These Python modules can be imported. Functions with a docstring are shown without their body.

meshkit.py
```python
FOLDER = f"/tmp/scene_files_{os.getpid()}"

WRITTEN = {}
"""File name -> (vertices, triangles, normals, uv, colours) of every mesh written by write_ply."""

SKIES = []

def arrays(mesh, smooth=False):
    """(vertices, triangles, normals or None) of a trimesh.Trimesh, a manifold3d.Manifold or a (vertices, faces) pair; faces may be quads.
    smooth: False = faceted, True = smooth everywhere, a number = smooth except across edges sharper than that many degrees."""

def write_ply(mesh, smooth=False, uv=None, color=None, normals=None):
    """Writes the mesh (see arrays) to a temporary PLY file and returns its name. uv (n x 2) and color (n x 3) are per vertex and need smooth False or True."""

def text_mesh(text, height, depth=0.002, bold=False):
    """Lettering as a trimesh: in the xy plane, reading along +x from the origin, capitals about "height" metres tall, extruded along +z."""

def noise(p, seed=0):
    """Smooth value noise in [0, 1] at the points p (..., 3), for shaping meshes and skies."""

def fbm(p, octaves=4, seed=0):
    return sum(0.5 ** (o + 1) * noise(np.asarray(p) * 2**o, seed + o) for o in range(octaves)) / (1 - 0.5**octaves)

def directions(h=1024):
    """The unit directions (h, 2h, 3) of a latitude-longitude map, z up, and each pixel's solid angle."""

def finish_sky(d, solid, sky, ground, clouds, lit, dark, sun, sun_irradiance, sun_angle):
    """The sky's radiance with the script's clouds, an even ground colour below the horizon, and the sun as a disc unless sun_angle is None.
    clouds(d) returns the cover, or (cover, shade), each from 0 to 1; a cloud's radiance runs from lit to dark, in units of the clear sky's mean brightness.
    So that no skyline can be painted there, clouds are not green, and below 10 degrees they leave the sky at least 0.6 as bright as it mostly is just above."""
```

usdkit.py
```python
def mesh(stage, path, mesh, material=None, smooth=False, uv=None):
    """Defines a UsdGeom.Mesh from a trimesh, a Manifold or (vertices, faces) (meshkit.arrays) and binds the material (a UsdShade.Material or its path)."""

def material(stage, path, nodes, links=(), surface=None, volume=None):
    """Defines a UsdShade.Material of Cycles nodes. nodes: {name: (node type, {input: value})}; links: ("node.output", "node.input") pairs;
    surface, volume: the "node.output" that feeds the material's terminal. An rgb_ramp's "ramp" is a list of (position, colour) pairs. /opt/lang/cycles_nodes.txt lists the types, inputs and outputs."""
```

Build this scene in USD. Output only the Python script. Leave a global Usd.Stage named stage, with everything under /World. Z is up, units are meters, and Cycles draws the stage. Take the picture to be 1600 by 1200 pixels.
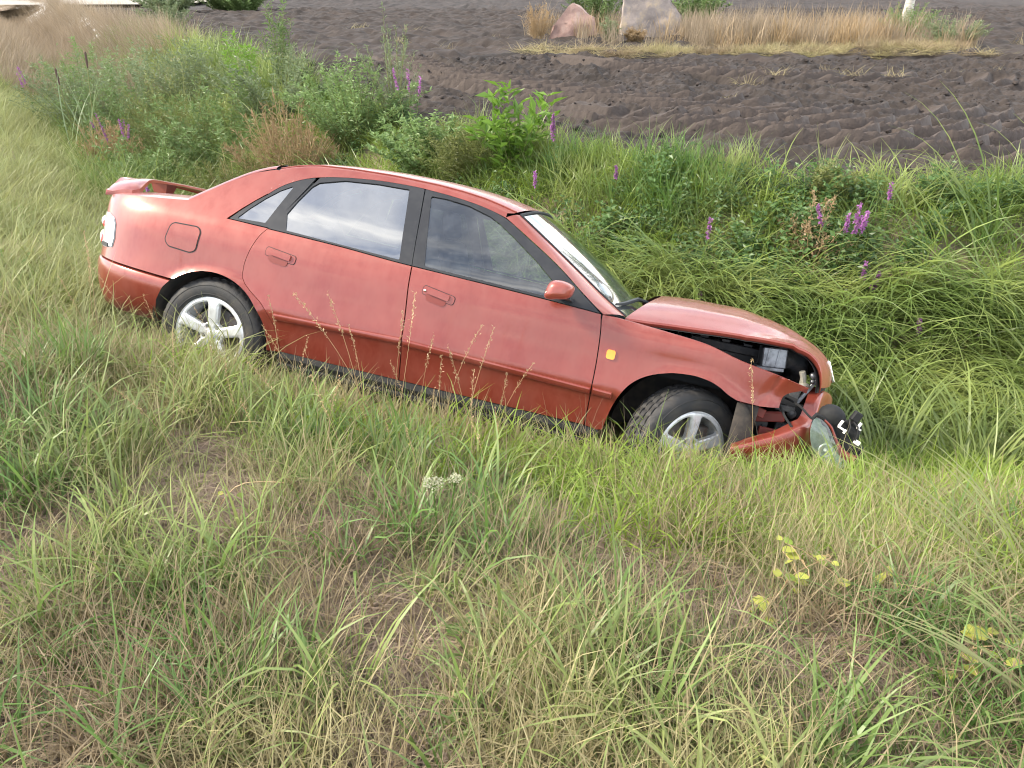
import math, random, numpy as np, trimesh, shapely, usdkit, meshkit
from pxr import Usd, UsdGeom, UsdShade, UsdLux, Sdf, Gf, Vt
from shapely.geometry import Polygon, Point, LineString
from scipy.interpolate import PchipInterpolator, CubicSpline
from scipy.spatial import cKDTree, Delaunay

stage = Usd.Stage.CreateInMemory()
UsdGeom.SetStageUpAxis(stage, 'Z'); UsdGeom.SetStageMetersPerUnit(stage, 1.0)
world = UsdGeom.Xform.Define(stage, '/World'); stage.SetDefaultPrim(world.GetPrim())

# ------------------------------------------------------------------ camera, sky, sun, exposure
EYE = 1.6
PITCH = 28.0
cam = UsdGeom.Camera.Define(stage, '/World/camera')
cam.AddTranslateOp().Set((0, 0, EYE)); cam.AddRotateXOp().Set(90 - PITCH)
cam.CreateHorizontalApertureAttr(36.0); cam.CreateVerticalApertureAttr(27.0); cam.CreateFocalLengthAttr(27.0)
cam.CreateClippingRangeAttr((0.05, 5000.0))
cam.CreateExposureAttr(2.32)
SUN_EL, SUN_AZ = math.radians(40), math.radians(-92)      # azimuth from +y towards +x
sun_dir = np.array([math.sin(SUN_AZ) * math.cos(SUN_EL), math.cos(SUN_AZ) * math.cos(SUN_EL), math.sin(SUN_EL)])
sun = UsdLux.DistantLight.Define(stage, '/World/sun')
sun.CreateIntensityAttr(0.40); sun.CreateAngleAttr(10.0); sun.CreateColorAttr((1.0, 0.90, 0.74)); sun.CreateNormalizeAttr(True)
sun.AddRotateXYZOp().Set((math.degrees(math.acos(sun_dir[2])), 0, math.degrees(math.atan2(sun_dir[0], -sun_dir[1]))))
usdkit.material(stage, '/World/Looks/overcast_sky', {
    'sky': ('sky_texture', {'sky_type': 'single_scattering', 'sun_disc': False, 'sun_elevation': SUN_EL, 'sun_rotation': SUN_AZ % (2 * math.pi)}),
    'tc': ('texture_coordinate', {}),
    'map': ('mapping', {'scale': (1.6, 1.6, 4.2)}),
    'n': ('noise_texture', {'scale': 2.3, 'detail': 6.0, 'roughness': 0.56, 'distortion': 0.35}),
    'r': ('rgb_ramp', {'ramp': [(0.40, (0.06, 0.06, 0.06)), (0.53, (0.50, 0.50, 0.50)), (0.66, (0.97, 0.97, 0.97))]}),
    'n2': ('noise_texture', {'scale': 3.1, 'detail': 5.0, 'roughness': 0.6}),
    'c': ('rgb_ramp', {'ramp': [(0.25, (7.2, 7.2, 7.2)), (0.70, (12.4, 12.0, 11.2))]}),
    'mix': ('mix_color', {'blend_type': 'mix', 'use_clamp': False}),
    'bg': ('background_shader', {'strength': 0.078})},
    [('tc.generated', 'map.vector'), ('map.vector', 'n.vector'), ('map.vector', 'n2.vector'), ('n.fac', 'r.fac'), ('n2.fac', 'c.fac'), ('r.color', 'mix.fac'),
     ('sky.color', 'mix.a'), ('c.color', 'mix.b'), ('mix.result', 'bg.color')], surface='bg.background')
sky = UsdLux.DomeLight.Define(stage, '/World/sky')
UsdShade.MaterialBindingAPI.Apply(sky.GetPrim()).Bind(UsdShade.Material.Get(stage, '/World/Looks/overcast_sky'))
sky.GetPrim().SetCustomDataByKey('kind', 'structure')

# ------------------------------------------------------------------ helpers
used = {}
def numbered(path):
    if path not in used:
        used[path] = 0
        return path
    used[path] += 1
    return '%s_%03d' % (path, used[path])
def tag(p, label=None, cat=None, group=None, kind=None):
    p = p.GetPrim() if hasattr(p, 'GetPrim') else p
    for k, v in (('label', label), ('category', cat), ('group', group), ('kind', kind)):
        if v: p.SetCustomDataByKey(k, v)
    return p
def thing(name, label, cat, group=None, loc=None, rz=0, scale=None, parent='/World'):
    x = UsdGeom.Xform.Define(stage, numbered(parent + '/' + name))
    if loc is not None:
        x.AddTranslateOp().Set(Gf.Vec3d(*map(float, loc)))
        if rz: x.AddRotateZOp().Set(float(rz))
        if scale: x.AddScaleOp().Set(Gf.Vec3f(float(scale), float(scale), float(scale)))
    return tag(x, label, cat, group)
def mat(name): return UsdShade.Material.Get(stage, '/World/Looks/' + name)
def obj(name, mesh, m, parent=None, smooth=35, **kw):
    base = str(parent.GetPath()) if parent is not None else '/World'
    p = usdkit.mesh(stage, numbered(base + '/' + name), mesh, mat(m), smooth=smooth)
    return tag(p, **kw) if kw else p.GetPrim()
def join(*ms):
    V, F, n = [], [], 0
    for m in ms:
        v, f = (m.vertices, m.faces) if hasattr(m, 'vertices') else m
        v = np.asarray(v, float); f = np.asarray(f, int)
        if f.shape[1] == 4: f = np.vstack([f[:, [0, 1, 2]], f[:, [0, 2, 3]]])
        V.append(v); F.append(f + n); n += len(v)
    return np.vstack(V), np.vstack(F)
def grid(P, closed=False):
    """P (n, m, 3) -> a sheet; closed: the second direction wraps round."""
    P = np.asarray(P, float); n, m = P.shape[:2]
    i = np.arange(n * m).reshape(n, m)
    if closed: i = np.concatenate([i, i[:, :1]], 1)
    f = np.stack([i[:-1, :-1], i[1:, :-1], i[1:, 1:], i[:-1, 1:]], -1).reshape(-1, 4)
    return P.reshape(-1, 3), np.vstack([f[:, [0, 1, 2]], f[:, [0, 2, 3]]])
def tube(pts, r, k=6):
    pts = np.asarray(pts, float); r = np.broadcast_to(r, len(pts))
    t = np.gradient(pts, axis=0); t /= np.linalg.norm(t, axis=1, keepdims=True) + 1e-12
    u = np.cross(t, [0.31, 0.17, 0.93]); u /= np.linalg.norm(u, axis=1, keepdims=True) + 1e-12
    w = np.cross(t, u); a = np.arange(k) / k * 2 * np.pi
    ring = pts[:, None] + r[:, None, None] * (np.cos(a)[None, :, None] * u[:, None] + np.sin(a)[None, :, None] * w[:, None])
    v, f = grid(ring, closed=True)
    return join((v, f), (np.vstack([ring[0], pts[:1]]), np.array([[i, (i + 1) % k, k] for i in range(k)])), (np.vstack([ring[-1], pts[-1:]]), np.array([[(i + 1) % k, i, k] for i in range(k)])))
def box(c, size, R=None):
    """A box with chamfered edges."""
    h = np.asarray(size, float) / 2; ch = min(0.006, h.min() * 0.3); pts = []
    for s in np.ndindex(2, 2, 2):
        s = np.array(s) * 2 - 1
        for k in range(3):
            q = s * (h - ch); q[k] = s[k] * h[k]; pts.append(q)
    m = trimesh.convex.convex_hull(np.array(pts)); v = np.array(m.vertices)
    if R is not None: v = v @ np.asarray(R).T
    return v + np.asarray(c, float), np.array(m.faces)
def hull(pts):
    m = trimesh.convex.convex_hull(np.asarray(pts, float)); return np.array(m.vertices), np.array(m.faces)
def blob(c, r, sub=2, seed=0, amp=0.0, sc=2.0):
    m = trimesh.creation.icosphere(sub); v = np.array(m.vertices)
    k = 1 + amp * (meshkit.fbm(v * sc + 7.3 * seed, 3, seed) - 0.5) * 2
    return v * k[:, None] * np.asarray(r, float) + np.asarray(c, float), np.array(m.faces)
def spline(pts, n, closed=False):
    p = np.asarray(pts, float); d = np.r_[0, np.cumsum(np.linalg.norm(np.diff(p, axis=0), axis=1))]
    return np.stack([PchipInterpolator(d, p[:, k])(np.linspace(0, d[-1], n)) for k in range(p.shape[1])], 1)
def bez(a, b, c, d, n):
    t = np.linspace(0, 1, n)[:, None]
    return (1 - t) ** 3 * a + 3 * t * (1 - t) ** 2 * b + 3 * t * t * (1 - t) * c + t ** 3 * d

# ------------------------------------------------------------------ lie of the land
_c = np.array([(14, 3.6), (9.5, 3.9), (6.5, 4.2), (3.03, 4.5), (1.5, 4.85), (0, 5.6), (-1.8, 7.2), (-4, 10.0), (-6.5, 13.8), (-10, 19.5), (-16, 29), (-25, 43), (-50, 80)], float)
_d = np.r_[0, np.cumsum(np.linalg.norm(np.diff(_c, axis=0), axis=1))]
_t = np.arange(0, _d[-1], 0.04)
DITCH = np.stack([PchipInterpolator(_d, _c[:, k])(_t) for k in (0, 1)], 1)
DTAN = np.gradient(DITCH, axis=0); DTAN /= np.linalg.norm(DTAN, axis=1, keepdims=True)
_tree = cKDTree(DITCH)
def ditch_d(x, y):
    """Signed distance from the ditch's bottom line; positive towards the field."""
    p = np.stack([np.ravel(x), np.ravel(y)], 1).astype(float)
    d, i = _tree.query(p); q = p - DITCH[i]; t = DTAN[i]
    return (d * np.sign(t[:, 1] * q[:, 0] - t[:, 0] * q[:, 1])).reshape(np.shape(x))
_prof = PchipInterpolator([-300, -14, -6, -3.7, -3.15, -2.75, -2.3, -1.95, -1.7, -1.0, -.45, 0, .4, .9, 1.5, 2.1, 2.5, 6, 300],
                          [.1, .03, 0, -.03, -.10, -.25, -.44, -.56, -.70, -1.02, -1.27, -1.36, -1.32, -1.08, -.64, -.22, -.10, -.08, -.05])
def ground_z(x, y):
    x = np.asarray(x, float); y = np.asarray(y, float)
    d = ditch_d(x, y); z = _prof(d)
    p = np.stack([x, y, np.zeros_like(x)], -1)
    b = (meshkit.fbm(p * 0.9, 3, 3) - .5) * 0.14 + (meshkit.fbm(p * 4.1, 2, 5) - .5) * 0.05
    return z + b * np.clip(1.2 - np.maximum(d - 2.2, 0), 0, 1)
# ------------------------------------------------------------------ car materials
def simple(name, color, rough=.5, metallic=0.0, coat=0.0, spec=.5, bump=0.0, bscale=300.0, dirt=None, dscale=12.0, dlo=.45, dhi=.7):
    n = {'p': ('principled_bsdf', {'base_color': color, 'roughness': rough, 'metallic': metallic, 'coat_weight': coat, 'specular_ior_level': spec, 'coat_roughness': .08}), 'tc': ('texture_coordinate', {})}
    l = []
    if dirt is not None:
        n['dn'] = ('noise_texture', {'scale': dscale, 'detail': 6.0, 'roughness': .65})
        n['dr'] = ('rgb_ramp', {'ramp': [(dlo, color), (dhi, dirt)]})
        l += [('tc.object', 'dn.vector'), ('dn.fac', 'dr.fac'), ('dr.color', 'p.base_color')]
    if bump:
        n['bn'] = ('noise_texture', {'scale': bscale, 'detail': 3.0}); n['b'] = ('bump', {'strength': bump, 'distance': .004})
        l += [('tc.object', 'bn.vector'), ('bn.fac', 'b.height'), ('b.normal', 'p.normal')]
    usdkit.material(stage, '/World/Looks/' + name, n, l, surface='p.BSDF')
simple('black_plastic', (.013, .0135, .0145), .7, spec=.25, bump=.1, dirt=(.026, .025, .023), dscale=9)
simple('black_trim', (.014, .015, .018), .45, coat=.0, spec=.35, dirt=(.024, .025, .027), dscale=14)
simple('dark_inside', (.012, .012, .013), .8)
simple('cabin', (.055, .056, .06), .8, bump=.15)
simple('seat_cloth', (.085, .088, .095), .9, bump=.3, bscale=500)
simple('rubber', (.016, .016, .017), .66, bump=.3, bscale=140, dirt=(.046, .040, .033), dscale=11, dlo=.45, dhi=.75)
simple('alloy', (.74, .75, .76), .34, metallic=.55, bump=.04, dirt=(.52, .51, .49), dscale=16)
simple('brake', (.16, .15, .145), .5, metallic=.6, dirt=(.13, .07, .04))
simple('chrome', (.85, .86, .87), .12, metallic=1.0)
simple('lamp_reflector', (.62, .68, .60), .28, metallic=.6, dirt=(.34, .40, .32), dscale=22)
simple('grey_metal', (.30, .31, .33), .38, metallic=.7, bump=.3, bscale=40, dirt=(.08, .08, .085), dscale=10)
simple('engine_plastic', (.035, .037, .040), .42, bump=.3, bscale=60, dirt=(.11, .10, .09), dscale=14)
simple('pale_metal', (.42, .40, .34), .5, metallic=.4, dirt=(.2, .18, .14))
simple('amber_lens', (.85, .30, .01), .12, coat=.8)
simple('red_lens', (.55, .02, .015), .12, coat=.8)
simple('white_lens', (.50, .51, .52), .10, coat=.9)
simple('white_plastic', (.72, .70, .66), .45)
simple('yellow_tape', (.65, .45, .02), .5)
simple('wheel_well', (.028, .026, .025), .85, bump=.4, bscale=50, dirt=(.085, .068, .055), dscale=7)
def paint(name, base, wet=1.0):
    usdkit.material(stage, '/World/Looks/' + name, {
        'tc': ('texture_coordinate', {}),
        'm1': ('mapping', {'scale': (4.5, 4.5, 2.2)}), 'n1': ('noise_texture', {'scale': 1.6, 'detail': 6.0, 'roughness': .66}),
        'r1': ('rgb_ramp', {'ramp': [(.38, (0, 0, 0)), (.72, (1, 1, 1))]}),
        'n2': ('noise_texture', {'scale': 3.0, 'detail': 4.0}),
        'c2': ('rgb_ramp', {'ramp': [(.35, tuple(.92 * b for b in base)), (.65, tuple(1.06 * b for b in base))]}),
        'k': ('math', {'math_type': 'multiply', 'value2': .06}),
        'dust': ('mix_color', {'blend_type': 'mix', 'b': (.52, .34, .28)}),
        'vs': ('voronoi_texture', {'scale': 210.0, 'randomness': 1.0}), 'vr': ('map_range', {'from_min': .0, 'from_max': .42, 'to_min': 1.0, 'to_max': 0.0, 'clamp': True}),
        'sp': ('noise_texture', {'scale': 55.0, 'detail': 4.0, 'roughness': .7}), 'spr': ('rgb_ramp', {'ramp': [(.66, (0, 0, 0)), (.74, (1, 1, 1))]}),
        'k2': ('math', {'math_type': 'multiply', 'value2': .28}), 'speck': ('mix_color', {'blend_type': 'mix', 'b': (.13, .05, .035)}),
        'b': ('bump', {'strength': .22 * wet, 'distance': .0016}),
        'rr': ('map_range', {'from_min': 0.0, 'from_max': 1.0, 'to_min': .32, 'to_max': .46, 'clamp': True}),
        'cr': ('map_range', {'from_min': 0.0, 'from_max': 1.0, 'to_min': .04, 'to_max': .20, 'clamp': True}),
        'p': ('principled_bsdf', {'metallic': .40, 'coat_weight': .8, 'coat_ior': 1.5})},
        [('tc.object', 'm1.vector'), ('m1.vector', 'n1.vector'), ('n1.fac', 'r1.fac'), ('tc.object', 'n2.vector'), ('n2.fac', 'c2.fac'), ('r1.color', 'k.value1'),
         ('c2.color', 'dust.a'), ('k.value', 'dust.fac'), ('dust.result', 'speck.a'), ('tc.object', 'sp.vector'), ('sp.fac', 'spr.fac'), ('spr.color', 'k2.value1'), ('k2.value', 'speck.fac'),
         ('speck.result', 'p.base_color'), ('tc.object', 'vs.vector'), ('vs.distance', 'vr.value'), ('vr.result', 'b.height'), ('b.normal', 'p.coat_normal'),
         ('r1.color', 'rr.value'), ('rr.result', 'p.roughness'), ('r1.color', 'cr.value'), ('cr.result', 'p.coat_roughness')], surface='p.BSDF')
RED = (.215, .036, .022)
paint('red_paint', RED, .5)
paint('red_paint_wet', RED, 2.2)
simple('dull_red', (.17, .028, .02), .5)
def glass(name, tint, gloss, dirty):
    usdkit.material(stage, '/World/Looks/' + name, {
        'tc': ('texture_coordinate', {}), 'n': ('noise_texture', {'scale': 9.0, 'detail': 6.0, 'roughness': .7}), 'r': ('rgb_ramp', {'ramp': [(.45, (0, 0, 0)), (.75, (1, 1, 1))]}),
        'k': ('math', {'math_type': 'multiply_add', 'value2': dirty, 'value3': dirty * .35}),
        'fr': ('fresnel', {'IOR': 1.62}), 'fk': ('math', {'math_type': 'multiply', 'value2': gloss, 'use_clamp': True}),
        't': ('transparent_bsdf', {'color': tint}), 'g': ('glossy_bsdf', {'color': (1, 1, 1), 'roughness': .02}), 'd': ('diffuse_bsdf', {'color': (.45, .47, .48)}),
        'm1': ('mix_closure', {}), 'm2': ('mix_closure', {})},
        [('tc.object', 'n.vector'), ('n.fac', 'r.fac'), ('r.color', 'k.value1'), ('fr.fac', 'fk.value1'), ('k.value', 'm1.fac'), ('t.BSDF', 'm1.closure1'), ('d.BSDF', 'm1.closure2'),
         ('fk.value', 'm2.fac'), ('m1.closure', 'm2.closure1'), ('g.BSDF', 'm2.closure2')], surface='m2.closure')
glass('window_glass', (.52, .60, .60), 1.7, .035)
glass('tinted_glass', (.22, .26, .28), 4.4, .03)
glass('screen_glass', (.72, .80, .78), 1.5, .12)
glass('lamp_glass', (.72, .80, .72), 1.3, .10)

# ------------------------------------------------------------------ car: the body's side as a function (x forward from the rear axle, m half width, z up)
_y0 = PchipInterpolator([.1, .2, .32, .45, .53, .60, .68, .80, .87, .92, 1.0, 1.2, 1.38], [.785, .798, .818, .842, .866, .857, .850, .848, .838, .826, .782, .655, .54])
_front = PchipInterpolator([1.6, 2.1, 2.6, 2.9, 3.1, 3.3, 3.5], [0, .004, .016, .042, .08, .145, .24])
TAIL0, TAILR, TP = -.25, .72, 3.2
def plan(x):
    u = np.clip((TAIL0 - np.asarray(x, float)) / TAILR, 0, 1)
    return (1 - u ** TP) ** (1 / TP)
def Y(x, z):
    x = np.asarray(x, float); z = np.asarray(z, float)
    y = (_y0(np.clip(z, .1, 1.38)) - _front(np.clip(x, 1.6, 3.5))) * plan(x)
    for cx, cz, r in ((0, .31, .345), (2.62, .315, .365)):        # flared wheel arches
        q = np.hypot(x - cx, z - cz); y = y + .012 * np.exp(-((q - r) / .022) ** 2) * (z > .2)
    return y
def panel(poly, off=0.0, thick=.014, h=.03, yf=Y, side=-1, crease=None):
    """A sheet cut to a side-view outline, laid on the body's side, with turned-in edges."""
    poly = poly.buffer(0)
    if poly.geom_type != 'Polygon': poly = max(poly.geoms, key=lambda g: g.area)
    q = poly.segmentize(h * .6)
    rings = [np.array(r.coords)[:-1] for r in (q.exterior, *q.interiors)]
    x0, z0, x1, z1 = poly.bounds
    gx, gz = np.meshgrid(np.arange(x0, x1, h), np.arange(z0, z1, h)); gx = gx + (np.arange(gx.shape[0]) % 2)[:, None] * h / 2
    inn = shapely.contains_xy(poly.buffer(-h * .42), gx.ravel(), gz.ravel())
    P = np.vstack([*rings, np.stack([gx.ravel()[inn], gz.ravel()[inn]], 1)])
    T = Delaunay(P).simplices
    c = P[T].mean(1); T = T[shapely.contains_xy(poly, c[:, 0], c[:, 1])]
    a = P[T]; ar = (a[:, 1, 0] - a[:, 0, 0]) * (a[:, 2, 1] - a[:, 0, 1]) - (a[:, 2, 0] - a[:, 0, 0]) * (a[:, 1, 1] - a[:, 0, 1])
    T = T[np.abs(ar) > 1e-9]; T[ar[np.abs(ar) > 1e-9] < 0] = T[ar[np.abs(ar) > 1e-9] < 0][:, ::-1]
    m = yf(P[:, 0], P[:, 1]) + off
    parts = [(np.stack([P[:, 0], side * m, P[:, 1]], 1), T if side < 0 else T[:, ::-1])]
    if thick:
        for r in rings:
            mm = yf(r[:, 0], r[:, 1]) + off
            o = np.stack([r[:, 0], side * mm, r[:, 1]], 1); i = np.stack([r[:, 0], side * (mm - thick), r[:, 1]], 1)
            s = np.stack([np.vstack([o, o[:1]]), np.vstack([i, i[:1]])], 0)
            parts.append(grid(s))
    return join(*parts)
def mir(P, side):
    P = np.array(P, float); P[..., 1] *= side; return P
def sheet(P, side=-1):
    """P holds (x, m, z) rows; laid on one side of the car."""
    v, f = grid(mir(P, side)); return v, (f if side < 0 else f[:, ::-1])
def both(P):
    """P: rows of (x, m, z) running from the right edge (m > 0) to the middle (m = 0); mirrored to the left edge."""
    P = np.asarray(P, float); L = mir(P, -1); Rr = P[:, ::-1][:, 1:]
    return grid(np.concatenate([L, Rr], 1))
def arc(cx, cz, r, a0, a1, n=40):
    a = np.radians(np.linspace(a0, a1, n)); return np.stack([cx + r * np.cos(a), cz + r * np.sin(a)], 1)

# car pose: columns are the car's forward, left, up in the world; solved from the wheels, window corners, panel gaps and lamps
_R = np.array([[0.9607419932, 0.1931304841, 0.1991869439], [0.2267531387, -0.1329014374, -0.9648420710], [-0.1598681852, 0.9721305592, -0.1714769353]])
_T = np.array([-1.5869297520, -0.0823113830, 5.1216572012])
_a = math.radians(PITCH)
C2W = np.array([[1, 0, 0], [0, -math.sin(_a), math.cos(_a)], [0, -math.cos(_a), -math.sin(_a)]])
CAR_R = C2W @ _R; CAR_T = C2W @ _T + np.array([0, 0, EYE])
def car_to_world(p): return np.asarray(p, float) @ CAR_R.T + CAR_T
def world_to_car(p): return (np.asarray(p, float) - CAR_T) @ CAR_R

# ------------------------------------------------------------------ side-view outlines, read off the photograph in the car's own frame
TRIM = np.array([(.16, 1.13), (.23, 1.20), (.30, 1.243), (.38, 1.272), (.57, 1.308), (.81, 1.328), (.94, 1.330), (1.06, 1.325), (1.19, 1.315), (1.31, 1.300), (1.40, 1.283), (1.48, 1.258), (1.61, 1.19), (1.84, 1.06), (1.98, .965), (2.095, .885)])
TRIMC = spline(TRIM, 90)
BELT = PchipInterpolator([-.1, .0, .25, .67, 1.02, 1.15, 1.56, 1.80, 2.095], [.962, .958, .952, .940, .922, .918, .906, .898, .885])
RCUT = spline([(.25, .952), (.215, .90), (.18, .81), (.163, .73), (.162, .68), (.178, .648), (.22, .61), (.31, .545), (.367, .47), (.405, .38), (.418, .31)], 50)   # rear edge of the rear door
GAPM = spline([(1.087, .918), (1.095, .79), (1.108, .62), (1.115, .50), (1.122, .31)], 24)
GAPF = spline([(2.100, .883), (2.118, .78), (2.132, .57), (2.136, .31)], 24)
DECKL = np.array([(-.965, .948), (-.86, .95), (-.78, .957), (-.60, .975), (-.40, .995), (-.26, 1.012), (-.17, 1.085), (-.07, 1.165), (.03, 1.232), (.14, 1.278)])
zdeck = PchipInterpolator(DECKL[:, 0], DECKL[:, 1])
AR = .352                                                         # rear arch radius
ARCF = spline([(2.232, .31), (2.245, .40), (2.27, .49), (2.31, .565), (2.37, .62), (2.45, .658), (2.53, .678), (2.61, .684), (2.68, .676), (2.74, .656), (2.79, .628), (2.84, .610)], 60)

car = UsdGeom.Xform.Define(stage, '/World/car')
used['/World/car'] = 0
M4 = np.eye(4); M4[:3, :3] = CAR_R.T; M4[3, :3] = CAR_T
car.AddTransformOp().Set(Gf.Matrix4d(*M4.ravel().tolist()))
car = tag(car, 'crashed copper red four-door saloon tipped nose down in the grassy ditch, bonnet sprung open', 'car')

def side_set(s):
    vis = s < 0
    # ---- quarter panel with C-pillar
    qb = np.vstack([[(.418, .302)], RCUT[::-1][1:], [(.16, 1.13 - .006)], [(.16, 1.285)], DECKL[::-1], [(-.70, .605), (-.27, .572)], arc(0, .31, AR, 136, -2)])
    qb = np.vstack([RCUT[::-1], [(.0, .958), (.055, 1.025), (.11, 1.085), (.16, 1.135)], [(.16, 1.272), (.14, 1.272)], [p for p in DECKL[::-1][1:] if p[0] > -.8], [(-.80, .956), (-.80, .603), (-.27, .578)], arc(0, .31, AR, 130, -1)])
    quarter = obj('quarter_panel', panel(Polygon(qb), h=.025, side=s), 'red_paint', car)
    # rolled shoulder of the C-pillar, up to the rear screen
    lo = DECKL[(DECKL[:, 0] > -.27)]
    lo = spline(lo, 16); m = Y(lo[:, 0], lo[:, 1])
    A = np.stack([lo[:, 0], m, lo[:, 1]], 1); D = A + np.stack([np.linspace(-.015, .02, 16), np.full(16, -.085), np.linspace(.02, .03, 16)], 1)
    B = A + np.array([-.008, -.022, .022]); C = D + np.array([-.012, .035, .0])
    obj('pillar', sheet(np.stack([bez(A[i], B[i], C[i], D[i], 8) for i in range(16)]), s), 'red_paint_wet', car)
    # tail corner, round to the middle of the boot
    th = np.linspace(math.asin(((.80 + TAIL0) / TAILR) ** (TP / 2)), math.pi / 2, 26); zz = np.linspace(.60, .95, 9)
    px = TAIL0 - TAILR * np.sin(th) ** (2 / TP); pm = np.cos(th) ** (2 / TP); pm[-1] = 0
    zt = np.array([np.linspace(.60, float(zdeck(max(x, -.965))), 9) for x in px])
    P = np.stack([np.repeat(px[:, None], 9, 1), np.array([_y0(z) for z in zt]) * pm[:, None], zt], -1)
    obj('tail_panel', sheet(P, s), 'red_paint', car)
    # fuel flap
    if vis:
        fl = Polygon([(-.28, .88), (-.14, .883), (-.118, .862), (-.13, .752), (-.165, .738), (-.295, .748), (-.322, .778), (-.302, .866)]).buffer(-.034).buffer(.034)
        obj('fuel_flap', panel(fl.buffer(-.003), off=.004, thick=.004, h=.02), 'red_paint', car)
        obj('fuel_flap_gap', panel(fl.buffer(.0035).difference(fl.buffer(-.0025)), off=.0022, thick=0, h=.012), 'dark_inside', car)
    # ---- rear quarter window
    qw = Polygon(np.vstack([[(.012, .960), (.06, 1.022), (.11, 1.080), (.16, 1.128)], TRIMC[(TRIMC[:, 0] > .165) & (TRIMC[:, 0] < .385)], [(.385, 1.268), (.262, .955)]])).buffer(-.002)
    qg = Polygon([(.055, .972), (.10, 1.035), (.16, 1.105), (.22, 1.163), (.285, 1.205), (.222, .978)]).buffer(-.006).buffer(.006)
    f = obj('quarter_window', panel(qw.difference(qg), off=-.002, thick=.012, h=.015, side=s), 'black_trim', car)
    obj('pane', panel(qg.buffer(.004), off=-.007, thick=0, h=.025, side=s), 'tinted_glass', f)
    # ---- rear door
    g = .0032
    bx = np.linspace(.25, 1.087, 30); belt = np.stack([bx, BELT(bx)], 1)
    rd = Polygon(np.vstack([belt, GAPM, RCUT[::-1][:-1]])).buffer(-g)
    door = obj('rear_door', panel(rd, h=.028, side=s), 'red_paint', car)
    rdf = Polygon(np.vstack([belt, [(1.0, 1.3255)], TRIMC[(TRIMC[:, 0] > .41) & (TRIMC[:, 0] < .995)][::-1], [(.405, 1.277)]])).buffer(-.0015)
    rg = Polygon(np.vstack([[(.352, .962), (.318, 1.05), (.345, 1.13), (.385, 1.218), (.415, 1.248), (.55, 1.287), (.74, 1.304), (.918, 1.308), (1.012, .936)]])).buffer(-.008).buffer(.008)
    fr = obj('window_frame', panel(rdf.difference(rg), off=.0015, thick=.014, h=.018, side=s), 'black_trim', door)
    obj('window', panel(rg.buffer(.004), off=-.006, thick=0, h=.04, side=s), 'tinted_glass', door)
    # ---- front door
    bx = np.linspace(1.087, 2.10, 34); belt = np.stack([bx, BELT(np.minimum(bx, 2.095))], 1)
    fd = Polygon(np.vstack([belt, GAPF, GAPM[::-1][:-1]])).buffer(-g)
    fdoor = obj('front_door', panel(fd, h=.028, side=s), 'red_paint', car)
    fdf = Polygon(np.vstack([belt, TRIMC[TRIMC[:, 0] > 1.003][::-1], [(1.003, 1.326)]])).buffer(-.0015)
    fg = Polygon([(1.152, .930), (1.048, 1.296), (1.14, 1.297), (1.27, 1.284), (1.40, 1.250), (1.46, 1.223), (1.56, 1.166), (1.71, 1.072), (1.845, .975), (1.872, .914), (1.80, .912), (1.50, .921)]).buffer(-.008).buffer(.008)
    obj('window_frame', panel(fdf.difference(fg), off=.0015, thick=.014, h=.018, side=s), 'black_trim', fdoor)
    obj('window', panel(fg.buffer(.004), off=-.006, thick=0, h=.04, side=s), 'window_glass', fdoor)
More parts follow.
